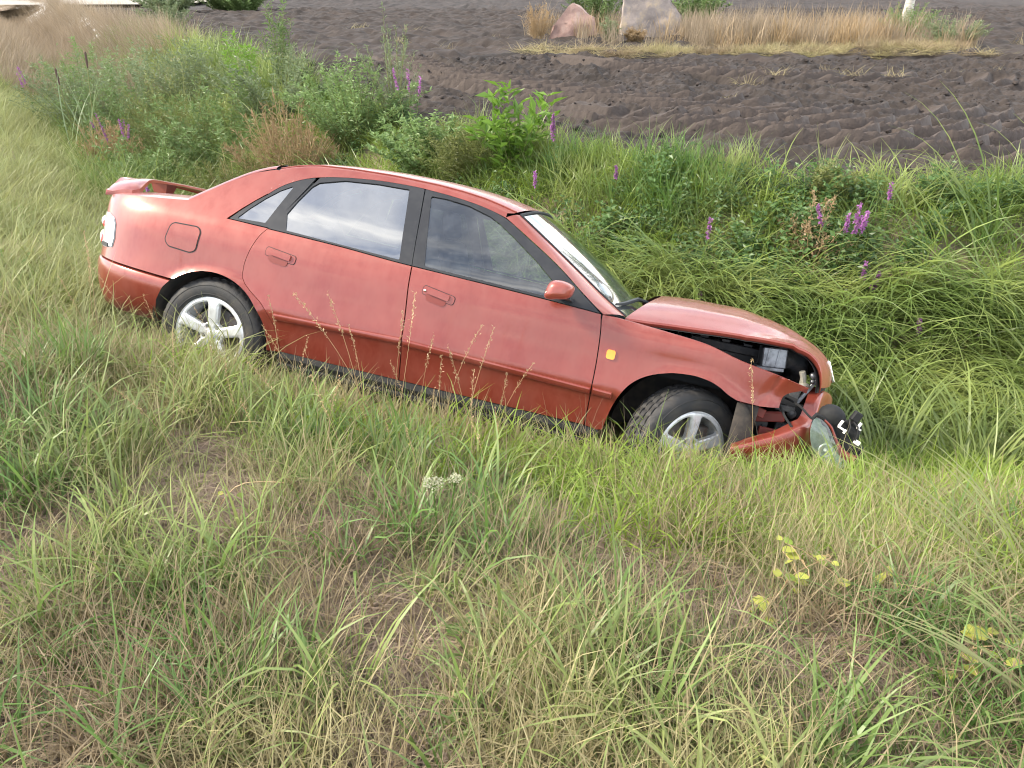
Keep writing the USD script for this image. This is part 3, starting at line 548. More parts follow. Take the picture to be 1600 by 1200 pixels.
# ---- wheels
def wheel(cx, m, cz, s, steer, spin, camber=0.0):
    """s: -1 right, 1 left; the wheel's outside looks along +w, w is then turned out."""
    a0 = np.linspace(0, 2 * np.pi, 145)[:-1]
    def lathe(pr):
        P = np.array([[(r * math.cos(a), w, r * math.sin(a)) for r, w in pr] for a in a0]); v, f = grid(np.concatenate([P, P[:1]])); return v, f
    R_ = .317
    prof = [(.204, .075), (.209, .087), (.218, .0945), (.228, .098), (.245, .1005), (.262, .1005), (.280, .097), (.295, .090), (.305, .079), (.311, .066), (.314, .056), (.308, .0545), (.308, .049), (.3155, .047), (.3165, .024), (.309, .022), (.309, .016), (.317, .014), (.317, -.014), (.309, -.016), (.309, -.022), (.3165, -.024), (.3155, -.047), (.308, -.049), (.308, -.0545), (.314, -.056), (.311, -.066), (.300, -.085), (.262, -.1005), (.214, -.0945), (.196, -.075)]
    P = np.array([[(r - (.0065 if (r > .303 and ((i + int(abs(w) * 90)) % 4 == 0)) else 0), w) for r, w in prof] for i, a in enumerate(a0)])
    T = np.stack([P[..., 0] * np.cos(a0)[:, None], P[..., 1], P[..., 0] * np.sin(a0)[:, None]], -1)
    tyre = grid(np.concatenate([T, T[:1]]))
    rib = [lathe([(r0, w0), (r0 + .003, w0 + .0028), (r0 + .006, w0)]) for r0, w0 in ((.222, .0965), (.270, .0985))]
    tyre = join(tyre, *rib)
    # rim face: five flat spokes
    sh = Point(0, 0).buffer(.209, 64).difference(Point(0, 0).buffer(.184, 64)).union(Point(0, 0).buffer(.070, 40))
    for k in range(5):
        b = Polygon([(.03, -.026), (.194, -.034), (.194, .034), (.03, .026)])
        sh = sh.union(shapely.affinity.rotate(b, 90 + spin + 72 * k, origin=(0, 0)))
    sh = sh.buffer(.012).buffer(-.024).buffer(.012)
    for k in range(5):
        t = math.radians(90 + spin + 36 + 72 * k); sh = sh.difference(Point(.050 * math.cos(t), .050 * math.sin(t)).buffer(.0095, 8))
    bd = sh.boundary
    def face(x, z):
        r = np.hypot(x, z); d = shapely.distance(shapely.points(np.ravel(x), np.ravel(z)), bd).reshape(np.shape(x))
        return .088 - .016 * np.clip((.184 - r) / .12, 0, 1) ** 1.5 - .006 * np.clip(1 - d / .006, 0, 1) ** 2 - .006 * np.clip((r - .194) / .015, 0, 1)
    rf = panel(sh, thick=.026, h=.008, yf=face, side=1)
    barrel = lathe([(.209, .080), (.212, .088), (.2075, .085), (.197, .070),  (.180, .02), (.178, -.06), (.200, -.085)])
    cap = lathe([(.001, .0805), (.018, .080), (.024, .077), (.026, .070)])
    disc = join(lathe([(.05, .010), (.142, .010), (.142, -.012), (.05, -.012)]), lathe([(.001, .035), (.065, .035), (.07, .012)]), box((.10, 0, .06), (.07, .05, .12)))
    nuts = [trimesh.creation.cylinder(.0075, .012, sections=8, transform=trimesh.transformations.translation_matrix([.05 * math.cos(math.radians(90 + spin + 36 + 72 * k)), .066, .05 * math.sin(math.radians(90 + spin + 36 + 72 * k))]) @ trimesh.transformations.rotation_matrix(np.pi / 2, [1, 0, 0])) for k in range(5)]
    back = lathe([(.001, -.05), (.18, -.05)])
    ca, sa = math.cos(steer), math.sin(steer)
    def put(mesh):
        v, f = join(mesh); v = v.copy()
        if s < 0: v[:, 1] *= -1; f = f[:, ::-1]
        x, y, z = v.T
        y, z = y * math.cos(camber) - z * math.sin(camber), y * math.sin(camber) + z * math.cos(camber)
        return np.stack([cx + x * ca - y * sa, s * m + x * sa + y * ca, cz + z], 1), f
    ty = obj('wheel', put(tyre), 'rubber', car, smooth=40)
    obj('rim', put(join(rf, barrel)), 'alloy', ty); obj('hub_cap', put(cap), 'alloy', ty)
    obj('brake_disc', put(disc), 'brake', ty); [obj('wheel_nut', put(n_), 'grey_metal', ty) for n_ in nuts]; obj('backing_plate', put(back), 'dark_inside', ty)
wheel(0.0, .735, .313, -1, 0, 0.0); wheel(0.0, .735, .313, 1, 0, 20)
wheel(2.635, .700, .300, -1, math.radians(36), 4.0); wheel(2.62, .715, .305, 1, math.radians(34), 50)

# ---- the torn-off headlamp, lying face down on the grass beside the bumper
def headlamp():
    h = thing('detached_headlamp', 'torn-off black headlamp with clear lens and red trim lying beside the bumper', 'headlamp', loc=car_to_world((3.32, -.86, .555)))
    # own frame: u along the lamp (screen right and down), v up its back, w out of the lens towards the camera
    u = CAR_R @ np.array([.93, .02, -.36]); u /= np.linalg.norm(u)
    w = np.array([-.25, -.78, .32]); w -= u * (w @ u); w /= np.linalg.norm(w); v = np.cross(w, u); v *= np.sign(v[2])
    B = np.stack([u, v, w])
    put = lambda m: (lambda q: (q[0] @ B, q[1]))(join(m))
    lens = spline([(-.135, .022), (-.10, .028), (-.06, .016), (-.02, -.012), (.03, -.045), (.075, -.066), (.125, -.074), (.135, -.10), (.06, -.145), (-.03, -.128), (-.095, -.075), (-.128, -.02), (-.135, .022)], 70)
    lp = Polygon(lens).buffer(0)
    def rad2(x, z):
        c, s_ = math.cos(-.42), math.sin(-.42); X, Z = np.asarray(x) - .005, np.asarray(z) + .055
        return np.clip(((X * c + Z * s_) / .16) ** 2 + ((-X * s_ + Z * c) / .085) ** 2, 0, 1.2)
    dome = lambda x, z: .032 * (1 - rad2(x, z))
    def plate(poly, yf, **k):
        a, b = panel(poly, yf=yf, side=1, **k); return a[:, [0, 2, 1]], b
    flat = lambda c: (lambda x, z: np.full(np.shape(x), c))
    lens_ = obj('lens', put(plate(lp, dome, thick=.02, h=.012)), 'lamp_glass', h)
    obj('reflector', put(plate(lp.buffer(-.006), lambda x, z: -.05 * (1 - rad2(x, z)) - .006, thick=.01, h=.012)), 'lamp_reflector', h)
    for c, r in (((.0, -.085), .030),):
        a = np.linspace(0, 2 * np.pi, 25)
        obj('lamp_ring', put(tube(np.stack([c[0] + r * np.cos(a), c[1] + r * np.sin(a), np.full(25, .0)], 1), .005, 6)), 'white_lens', h)
        obj('bulb', put(blob((c[0], c[1], -.005), (.011, .011, .02), 1)), 'white_lens', h)
    rim = spline([(-.140, .012), (-.138, .030), (-.10, .038), (-.055, .026), (-.012, -.002), (.035, -.034), (.075, -.052)], 40)
    obj('bezel', put(tube(np.c_[rim, np.full(40, .004)], .0085, 7)), 'black_plastic', h)
    strip_ = spline([(-.095, .033, .012), (-.055, .024, .014), (-.012, -.004, .014), (.035, -.036, .012), (.075, -.054, .010), (.13, -.050, .006)], 40)
    red = np.stack([strip_ + np.array([0, o, d]) * np.interp(np.linspace(0, 1, 40), [0, .5, .75, 1], [.35, .6, 1.3, 1.6])[:, None] for o, d in ((-.014, -.006), (-.012, .002), (0, .006), (.013, .002), (.015, -.012))], 1)
    obj('red_trim', put(grid(red)), 'red_paint', h)
    obj('housing', put(join(hull([(x, y, z) for x, y in ((-.12, .03), (-.05, .028), (.03, -.03), (.14, -.05), (.145, .0), (.06, .06), (-.02, .085), (-.08, .075)) for z in (-.005, -.10)]),
        blob((-.062, .062, -.045), (.066, .058, .055), 2, 1, .06), blob((.045, .04, -.05), (.055, .055, .05), 2, 2, .12), blob((.10, .0, -.03), (.05, .035, .035), 2, 3, .1), box((.05, .085, -.04), (.05, .035, .05)), box((.005, .075, -.02), (.035, .03, .03)))), 'black_plastic', h)
    obj('clip', put(join(box((-.025, .062, .012), (.012, .034, .010)), box((-.010, .044, .014), (.036, .010, .010)), box((.012, .040, .012), (.010, .022, .008)))), 'white_plastic', h)
    obj('clip', put(join(box((.052, .100, .0), (.012, .03, .010)), box((.060, .085, .004), (.022, .008, .008)))), 'white_plastic', h)
    obj('clip', put(box((.088, .028, .012), (.030, .022, .012))), 'white_plastic', h)
    obj('connector', put(join(box((.025, .125, -.03), (.04, .05, .04)), tube([(.02, .10, .0), (.045, .09, .02), (.065, .06, .022), (.075, .03, .015)], .004, 5), tube([(.0, .10, -.01), (.02, .07, .018), (.03, .03, .02)], .004, 5))), 'black_plastic', h)
headlamp()
# ------------------------------------------------------------------ ground, field
def soil(name, a, b, scale, bump, dist):
    usdkit.material(stage, '/World/Looks/' + name, {
        'g': ('geometry', {}), 'n': ('noise_texture', {'scale': scale, 'detail': 8.0, 'roughness': .65}), 'r': ('rgb_ramp', {'ramp': [(.32, a), (.68, b)]}),
        'n2': ('noise_texture', {'scale': scale * 9, 'detail': 5.0, 'roughness': .7}), 'b': ('bump', {'strength': bump, 'distance': dist}), 'p': ('principled_bsdf', {'roughness': .85, 'specular_ior_level': .3})},
        [('g.position', 'n.vector'), ('g.position', 'n2.vector'), ('n.fac', 'r.fac'), ('r.color', 'p.base_color'), ('n2.fac', 'b.height'), ('b.normal', 'p.normal')], surface='p.BSDF')
soil('bank_soil', (.15, .11, .078), (.32, .25, .18), 6.0, .9, .03)
soil('field_soil', (.016, .0120, .0098), (.050, .0375, .031), 1.0, 1.0, .03)
usdkit.material(stage, '/World/Looks/track_soil', {
    'g': ('geometry', {}), 'n': ('noise_texture', {'scale': 1.0, 'detail': 8.0, 'roughness': .65}), 'r': ('rgb_ramp', {'ramp': [(.32, (.016, .0120, .0098)), (.68, (.046, .0345, .028))]}),
    'at': ('attribute', {'attribute': 'compacted'}), 'k': ('math', {'math_type': 'multiply', 'value2': .8}), 'mx': ('mix_color', {'blend_type': 'mix', 'b': (.074, .057, .048)}),
    'n2': ('noise_texture', {'scale': 9.0, 'detail': 5.0, 'roughness': .7}), 'b': ('bump', {'strength': 1.0, 'distance': .03}), 'p': ('principled_bsdf', {'roughness': .8, 'specular_ior_level': .3})},
    [('g.position', 'n.vector'), ('g.position', 'n2.vector'), ('n.fac', 'r.fac'), ('r.color', 'mx.a'), ('at.fac', 'k.value1'), ('k.value', 'mx.fac'), ('mx.result', 'p.base_color'), ('n2.fac', 'b.height'), ('b.normal', 'p.normal')], surface='p.BSDF')
soil('clod_soil', (.024, .019, .017), (.052, .041, .036), 4.0, 1.0, .02)

TRACKS = [np.array([(-2.6, 18.0), (-1.0, 15.0), (.6, 13.3), (2.4, 11.95), (4.3, 11.1), (6.5, 10.5), (10, 9.9), (16, 9.2)]),
          np.array([(-1.2, 14.6), (.6, 12.6), (2.2, 11.2), (3.8, 10.05), (5.4, 9.3), (8, 8.6), (14, 7.6)]),
          np.array([(1.2, 10.6), (2.8, 9.6), (4.6, 8.6), (6.5, 8.0), (10, 7.1), (15, 6.3)]),
          np.array([(2.0, 16.8), (5, 15.0), (9, 13.8), (16, 12.6)])]
def _tr(c):
    p = spline(c, 900); t = np.gradient(p, axis=0); t /= np.linalg.norm(t, axis=1, keepdims=True)
    return p, t, np.r_[0, np.cumsum(np.linalg.norm(np.diff(p, axis=0), axis=1))], cKDTree(p)
TRK = [_tr(c) for c in TRACKS]
def field_z(x, y, fine=True):
    x = np.asarray(x, float); y = np.asarray(y, float); p = np.stack([x, y, np.zeros_like(x)], -1)
    z = -.075 + (meshkit.fbm(p * .35, 3, 11) - .5) * .22 + (meshkit.fbm(p * 1.3, 3, 12) - .5) * .22
    th = .55; u = x * math.cos(th) - y * math.sin(th); v = x * math.sin(th) + y * math.cos(th)
    z = z + .035 * np.sin(2 * np.pi * (v + .25 * meshkit.noise(p * .5, 4)) / .62) * (meshkit.noise(p * .4, 9) > .35)
    rough = (meshkit.fbm(p * 4.5, 4, 13) - .5) * .19
    if not fine: rough = rough + (meshkit.fbm(p * 2.2, 3, 15) - .5) * .20
    if fine:
        r2 = meshkit.fbm(p * 13, 3, 14); rough = rough + np.abs(r2 - .5) * .13
    m = np.zeros_like(x); add = np.zeros_like(x)
    q2 = np.stack([x.ravel(), y.ravel()], 1)
    for k, (c, t, s, tree) in enumerate(TRK):
        d, i = tree.query(q2, distance_upper_bound=1.3); ok = np.isfinite(d); i = np.minimum(i, len(c) - 1)
        w = np.where(ok, (q2 - c[i])[:, 0] * -t[i][:, 1] + (q2 - c[i])[:, 1] * t[i][:, 0], 9.0).reshape(x.shape); sl = s[i].reshape(x.shape)
        W = .50
        inside = np.clip((W - np.abs(w)) / .08, 0, 1)
        fr = ((sl - .55 * w + .75 * (w - .15) ** 2 + .03 * np.sin(sl * 5)) / .40) % 1
        lugz = .19 * np.where(fr < .80, (fr / .80) ** 1.5, (1 - fr) / .20)
        fade = np.clip(meshkit.noise(np.stack([sl * .35, sl * 0 + k, sl * 0], -1), 21) * 2.2, .6, 1)
        berm = .10 * np.exp(-((w - W - .14) / .12) ** 2)
        add = np.where(inside > m, inside * (-.06 + lugz) * fade + berm * fade * (1 - inside), add + berm * fade * (1 - m)); m = np.maximum(m, inside * fade)
    e_ = np.clip((ditch_d(x, y) - 2.35) / .5, .12, 1)
    field_z.track = m
    return np.where(e_ < 1, -.09 * (1 - e_) + z * e_, z) * (1 - .6 * m) + rough * (1 - .85 * m) * e_ + add

def zone_mesh(xs, ys, zf, keep):
    X, Yg = np.meshgrid(xs, ys, indexing='ij'); v, f = grid(np.stack([X, Yg, zf(X, Yg)], -1))
    k = keep(v[:, 0], v[:, 1]); f = f[k[f].all(1)]
    u, inv = np.unique(f, return_inverse=True); return v[u], inv.reshape(f.shape)
def steps(*seg):
    return np.concatenate([np.arange(a, b, h) for a, b, h in seg] + [[seg[-1][1]]])
gx = steps((-300, -40, 20), (-40, -14, 1.0), (-14, -5, .15), (-5, 6, .06), (6, 14, .2), (14, 40, 2), (40, 300, 20)); gy = steps((-60, -4, 4), (-4, .5, .3), (.5, 8, .06), (8, 20, .15), (20, 50, .6), (50, 120, 5), (120, 600, 30))
obj('grassy_bank', zone_mesh(gx, gy, lambda x, y: ground_z(x, y) - .05 * np.clip((ditch_d(x, y) - 2.3) / .2, 0, 1), lambda x, y: ditch_d(x, y) < 2.75), 'bank_soil', smooth=True, kind='structure')
fine = (-6, 13.5, 6.0, 18.5)
obj('ploughed_field', zone_mesh(np.arange(fine[0], fine[1], .034), np.arange(fine[2], fine[3], .034), lambda x, y: field_z(x, y), lambda x, y: ditch_d(x, y) > 2.25), 'track_soil', smooth=True, kind='structure')
_pf = UsdGeom.Mesh.Get(stage, '/World/ploughed_field'); _v = np.array(_pf.GetPointsAttr().Get()); field_z(_v[:, 0].astype(float), _v[:, 1].astype(float))
UsdGeom.PrimvarsAPI(_pf).CreatePrimvar('compacted', Sdf.ValueTypeNames.FloatArray, 'vertex').Set(Vt.FloatArray.FromNumpy(field_z.track.astype(np.float32)))
mx = steps((-300, -30, 15), (-30, -18, .8), (-18, 32, .13), (32, 60, 1.0), (60, 300, 15)); my = steps((5, 18, .5), (18, 48, .13), (48, 90, 1.0), (90, 600, 20))
def mid_z(x, y):
    inn = np.clip(np.minimum(np.minimum(x - fine[0], fine[1] - .06 - x), np.minimum(y - fine[2], fine[3] - .06 - y)) / .14, 0, 1)
    return field_z(x, y, False) - .3 * inn - .004
obj('ploughed_field', zone_mesh(mx, my, mid_z, lambda x, y: ditch_d(x, y) > 2.25), 'field_soil', smooth=True, kind='structure')

# ------------------------------------------------------------------ foliage materials
def foliage(name, ramp, patch=None, trans=.35, rough=.45, spec=.35, var=.10):
    tr = tuple(min(1, 1.25 * c) for c in ramp[len(ramp) // 2][1])
    n = {'g': ('geometry', {}), 'r': ('rgb_ramp', {'ramp': ramp}), 'oi': ('object_info', {}), 'mr': ('map_range', {'from_min': 0.0, 'from_max': 1.0, 'to_min': 1 - 2.4 * var, 'to_max': 1 + 2.0 * var}),
         'h': ('hsv', {'hue': .5, 'saturation': 1.0, 'fac': 1.0}), 'p0': ('diffuse_bsdf', {}), 'gl': ('glossy_bsdf', {'color': (1, 1, 1), 'roughness': rough}), 'p': ('mix_closure', {'fac': .13 * spec}), 't': ('translucent_bsdf', {}), 'm': ('mix_closure', {'fac': trans})}
    l = [('g.random_per_island', 'r.fac'), ('oi.random', 'mr.value'), ('mr.result', 'h.value'), ('h.color', 'p0.color'), ('h.color', 't.color'), ('p0.BSDF', 'p.closure1'), ('gl.BSDF', 'p.closure2'), ('p.closure', 'm.closure1'), ('t.BSDF', 'm.closure2')]
    if patch:
        n['n'] = ('noise_texture', {'scale': 1.1, 'detail': 4.0, 'roughness': .6}); n['nr'] = ('rgb_ramp', {'ramp': [(.42, (0, 0, 0)), (.62, (1, 1, 1))]})
        n['k'] = ('math', {'math_type': 'multiply', 'value2': .75}); n['mx'] = ('mix_color', {'blend_type': 'mix', 'b': patch})
        l += [('g.position', 'n.vector'), ('n.fac', 'nr.fac'), ('nr.color', 'k.value1'), ('k.value', 'mx.fac'), ('r.color', 'mx.a'), ('mx.result', 'h.color')]
    else: l.append(('r.color', 'h.color'))
    usdkit.material(stage, '/World/Looks/' + name, n, l, surface='m.closure')
foliage('fresh_grass', [(0, (.10, .18, .04)), (.35, (.165, .26, .065)), (.7, (.25, .335, .105)), (.90, (.36, .38, .13)), (1, (.50, .42, .20))], patch=(.30, .31, .11))
foliage('lush_grass', [(0, (.17, .24, .025)), (.45, (.30, .33, .045)), (.8, (.42, .40, .075)), (1, (.54, .45, .16))], patch=(.20, .29, .045))
foliage('straw', [(0, (.22, .165, .095)), (.35, (.36, .285, .165)), (.7, (.49, .405, .245)), (1, (.60, .52, .35))], patch=(.36, .33, .15), trans=.25, rough=.6)
foliage('thatch', [(0, (.25, .185, .135)), (.45, (.44, .35, .26)), (1, (.64, .54, .42))], trans=.15, rough=.7)
foliage('sedge', [(0, (.12, .18, .04)), (.35, (.21, .28, .075)), (.7, (.33, .39, .13)), (.88, (.45, .43, .15)), (1, (.54, .44, .22))], patch=(.27, .31, .085), rough=.38)
foliage('weed_leaf', [(0, (.07, .13, .035)), (.5, (.13, .20, .055)), (1, (.21, .28, .08))], trans=.3)
foliage('meadow', [(0, (.25, .26, .10)), (.4, (.38, .36, .16)), (.8, (.50, .45, .24)), (1, (.60, .53, .33))], patch=(.28, .32, .12))
foliage('tan_grass', [(0, (.27, .21, .14)), (.5, (.40, .32, .22)), (1, (.54, .46, .35))], trans=.25, rough=.6)
foliage('yellow_leaf', [(0, (.36, .38, .07)), (.5, (.48, .46, .10)), (1, (.28, .36, .08))], trans=.35)
foliage('green_leaf', [(0, (.09, .18, .03)), (1, (.18, .28, .06))], trans=.35)
foliage('bright_leaf', [(0, (.16, .28, .04)), (1, (.28, .38, .08))], trans=.4)
foliage('grey_green_leaf', [(0, (.19, .24, .12)), (.6, (.30, .36, .18)), (1, (.42, .46, .26))], trans=.35)
foliage('mid_green_leaf', [(0, (.15, .22, .075)), (.6, (.26, .34, .12)), (1, (.37, .43, .17))], trans=.35)
foliage('yellow_green_leaf', [(0, (.18, .20, .06)), (.6, (.28, .29, .09)), (1, (.38, .36, .14))], trans=.35)
foliage('brown_leaf', [(0, (.30, .21, .11)), (.6, (.44, .33, .19)), (1, (.48, .42, .23))], trans=.25)
foliage('purple_flower', [(0, (.34, .13, .33)), (.5, (.48, .22, .47)), (1, (.62, .36, .60))], trans=.3)
foliage('white_flower', [(0, (.40, .40, .26)), (1, (.58, .57, .42))], trans=.3)
foliage('stem', [(0, (.16, .17, .06)), (1, (.26, .24, .10))], trans=.1)
foliage('dry_stem', [(0, (.40, .28, .15)), (1, (.55, .42, .26))], trans=.1)
simple('reed_brown', (.05, .028, .018), .8)

# ------------------------------------------------------------------ plant builders
def blades(n, seed, length, width, rad, lean=(5, 30), curl=(20, 90), seg=4, az=None, az_spread=180, flat=0.0, kink=0.0):
    """n grass blades: arching, tapering ribbons rooted within rad."""
    r = np.random.default_rng(seed)
    L = r.uniform(*length, n); W = r.uniform(*width, n); a = (r.uniform(-1, 1, n) * math.radians(az_spread) + (az or 0)) if az is not None else r.uniform(0, 2 * np.pi, n)
    rr = rad * np.sqrt(r.uniform(0, 1, n)); ra = r.uniform(0, 2 * np.pi, n); base = np.stack([rr * np.cos(ra), rr * np.sin(ra), np.full(n, -.015)], 1)
    th0 = np.radians(r.uniform(*lean, n)); k = np.radians(r.uniform(*curl, n))
    t = np.linspace(0, 1, seg + 1)
    th = th0[:, None] + k[:, None] * t[None] ** 1.6
    if kink:
        kt = r.uniform(.35, .8, n); kk = np.where(r.uniform(0, 1, n) < kink, np.radians(r.uniform(40, 110, n)), 0); th = th + kk[:, None] * (t[None] > kt[:, None])
    if flat: th = np.clip(th, math.radians(flat), math.radians(96)) + np.radians(r.uniform(-4, 4, th.shape))
    a2 = a[:, None] + np.radians(r.normal(0, 14, n))[:, None] * t[None] ** 2
    d = np.stack([np.sin(th) * np.cos(a2), np.sin(th) * np.sin(a2), np.cos(th)], -1)
    p = base[:, None] + np.concatenate([np.zeros((n, 1, 3)), np.cumsum((d[:, :-1] + d[:, 1:]) / 2, 1)], 1) * (L / seg)[:, None, None]
    if flat: p[..., 2] = np.maximum(p[..., 2], .004 + r.uniform(0, .035, n)[:, None])
    tw = r.normal(0, .45, n); sd = np.stack([-np.sin(a + tw), np.cos(a + tw), r.normal(0, .25, n)], -1); sd /= np.linalg.norm(sd, axis=1, keepdims=True)
    w = W[:, None] / 2 * np.interp(t, [0, .25, .6, 1], [.75, 1, .8, .06])[None]
    V = np.stack([p - sd[:, None] * w[..., None], p + sd[:, None] * w[..., None]], 2).reshape(n, -1, 3)
    m = 2 * (seg + 1); q = np.array([[2 * i, 2 * i + 1, 2 * i + 3] for i in range(seg)] + [[2 * i, 2 * i + 3, 2 * i + 2] for i in range(seg)])
    return V.reshape(-1, 3), (q[None] + np.arange(n)[:, None, None] * m).reshape(-1, 3)
def leaf(c, d, up, L, W, fold=.25, tip=1.0, teeth=0):
    """One leaf: a pointed oval, folded along its midrib."""
    d = np.asarray(d, float); d /= np.linalg.norm(d); s = np.cross(d, up); s /= np.linalg.norm(s) + 1e-9; u = np.cross(s, d)
    t = np.array([0, .22, .5, .78, 1.0]); w = np.array([.08, .78, 1, .62, .0]) * W / 2; dr = -.25 * L * t ** 2
    mid = c + np.outer(t * L, d) + np.outer(dr, u)
    V = np.vstack([mid, mid + np.outer(w, s) + np.outer(w * fold, u), mid - np.outer(w, s) + np.outer(w * fold, u)])
    F = []
    for i in range(4): F += [[i, i + 1, 6 + i], [i, 6 + i, 5 + i], [i, 10 + i, 11 + i], [i, 11 + i, i + 1]]
    return V, np.array(F)
def many_leaves(C, D, L, W, seed):
    """Small four-sided leaves, all at once: centres C, directions D, lengths L, widths W."""
    r = np.random.default_rng(seed); n = len(C); D = D / (np.linalg.norm(D, axis=1, keepdims=True) + 1e-9)
    s = np.cross(D, r.normal(0, 1, (n, 3)) * [.4, .4, .4] + [0, 0, 1]); s /= np.linalg.norm(s, axis=1, keepdims=True) + 1e-9; u = np.cross(s, D)
    L = np.asarray(L)[:, None]; W = np.asarray(W)[:, None]
    a = C; b = C + D * L * .45 + s * W / 2 + u * W * .15; c = C + D * L - u * L * .12; e = C + D * L * .45 - s * W / 2 + u * W * .15
    V = np.stack([a, b, c, e], 1).reshape(-1, 3); k = np.arange(n)[:, None] * 4
    return V, np.vstack([k + [0, 1, 2], k + [0, 2, 3]])

def scatter(name, label, cat, protos, m, pos, seed, scale=(.8, 1.25), yaw=None, yaw_spread=180, tilt=.5, lay=None):
    """Plants nobody could count: copies of a few tufts, one object."""
    r = np.random.default_rng(seed); n = len(pos)
    pi = UsdGeom.PointInstancer.Define(stage, numbered('/World/' + name)); tag(pi, label, cat, kind='stuff')
    paths = []
    for k, me in enumerate(protos):
        p = usdkit.mesh(stage, str(pi.GetPath()) + '/%s_tuft_%03d' % (name, k + 1), me, mat(m), smooth=False); paths.append(p.GetPath())
    pi.CreatePrototypesRel().SetTargets(paths)
    pi.CreateProtoIndicesAttr(Vt.IntArray.FromNumpy(r.integers(0, len(protos), n).astype(np.int32)))
    pi.CreatePositionsAttr(Vt.Vec3fArray.FromNumpy(pos.astype(np.float32)))
    s = r.uniform(*scale, n); pi.CreateScalesAttr(Vt.Vec3fArray.FromNumpy(np.stack([s, s, s * r.uniform(.85, 1.15, n)], 1).astype(np.float32)))
    a = r.uniform(0, 2 * np.pi, n) if yaw is None else np.broadcast_to(yaw, n) + np.radians(r.uniform(-yaw_spread, yaw_spread, n))
    e = .06; gx_ = (ground_z(pos[:, 0] + e, pos[:, 1]) - ground_z(pos[:, 0] - e, pos[:, 1])) / (2 * e); gy_ = (ground_z(pos[:, 0], pos[:, 1] + e) - ground_z(pos[:, 0], pos[:, 1] - e)) / (2 * e)
    ax = np.stack([gy_, -gx_, 0 * gx_], 1) * tilt; mag = np.linalg.norm(ax, axis=1); ang = np.arctan(mag); ax = ax / (mag[:, None] + 1e-9)
    q = []
    for i in range(n):
        q1 = Gf.Quatf(math.cos(a[i] / 2), 0, 0, math.sin(a[i] / 2)); h = ang[i] / 2; q2 = Gf.Quatf(math.cos(h), *(float(v) for v in ax[i] * math.sin(h))); z = q2 * q1
        q.append(Gf.Quath(z.GetReal(), *z.GetImaginary()))
    pi.CreateOrientationsAttr(Vt.QuathArray(q))
    return pi
FWD = np.array([0, math.cos(_a), -math.sin(_a)]); UPV = np.array([0, math.sin(_a), math.cos(_a)])
def in_view(x, y, z, h=.4, pad=.10):
    """Whether the ground point, or what stands on it, may show in the photograph, with room to spare round the frame."""
    q = np.stack([x, y, z - EYE], -1); dz = np.maximum(q @ FWD, .05); u = q[..., 0] / dz / .6667; v0 = (q @ UPV) / dz / .5; v1 = ((q + [0, 0, h]) @ UPV) / dz / .5
    return (np.abs(u) < 1 + pad + .25 / dz) & (v1 > -1.02 - pad) & (v0 < 1 + pad) & (q @ FWD > .2)
def sample(box_, n, seed, prob, h=.4):
    r = np.random.default_rng(seed); x = r.uniform(box_[0], box_[1], n); y = r.uniform(box_[2], box_[3], n); z = ground_z(x, y); d = ditch_d(x, y)
    zz = np.where(d > 2.3, field_z(x, y, False) if (d > 2.3).any() else z, z)
    keep = in_view(x, y, zz, h) & (r.uniform(0, 1, n) < np.clip(prob(x, y, d), 0, 1))
    c = world_to_car(np.stack([x, y, zz], 1)); keep &= ~((c[:, 0] > -1.02) & (c[:, 0] < 3.50) & (np.abs(c[:, 1]) < .86))
    return np.stack([x, y, zz], 1)[keep]
def mask(x, y, sc, seed, lo, hi): return np.clip((meshkit.fbm(np.stack([x * sc, y * sc, 0 * x], -1), 3, seed) - lo) / (hi - lo), 0, 1)
def spots(x, y, pts):
    o = np.zeros_like(x)
    for px, py, r in pts: o = np.maximum(o, np.exp(-((x - px) ** 2 + (y - py) ** 2) / r ** 2))
    return o
BARE = [(-.42, 1.68, .27), (-.26, 1.50, .17), (.10, 2.60, .30), (.24, 2.36, .22), (.38, 2.12, .22), (.50, 1.88, .19), (.62, 1.70, .16), (.74, 1.86, .15), (.82, 1.52, .14), (-1.30, 2.60, .20), (.96, 1.34, .14), (-.20, 1.34, .12), (-1.0, 2.2, .16), (-1.5, 2.0, .18), (-.6, 2.3, .12)]
TALL = [(x, y - k, r) for x, y, r in BARE for k in (0, .12, .24)]
GREEN = [(-.89, 2.66, .22), (-.37, 2.0, .13), (-.15, 2.08, .20), (.07, 1.80, .13), (.34, 1.36, .16), (.50, 1.22, .18), (-.95, 1.78, .16), (-2.0, 3.15, .35), (-.64, 2.6, .2), (-.6, 1.42, .22), (.2, 1.22, .2), (.75, 1.2, .2), (-.72, 1.25, .18), (1.0, 1.2, .2), (-.02, 1.92, .14), (.18, 1.55, .16), (.62, 1.36, .16), (-.75, 2.35, .16), (-1.25, 3.0, .22), (.0, 2.2, .12), (.9, 1.25, .18), (-1.6, 2.3, .3), (.14, 1.98, .14)]
def near_car(x, y):
    c = world_to_car(np.stack([x, y, ground_z(x, y)], 1)); dx = np.maximum(np.maximum(-.9 - c[:, 0], c[:, 0] - 3.3), 0); dy = np.maximum(np.abs(c[:, 1]) - .86, 0); return np.hypot(dx, dy), c

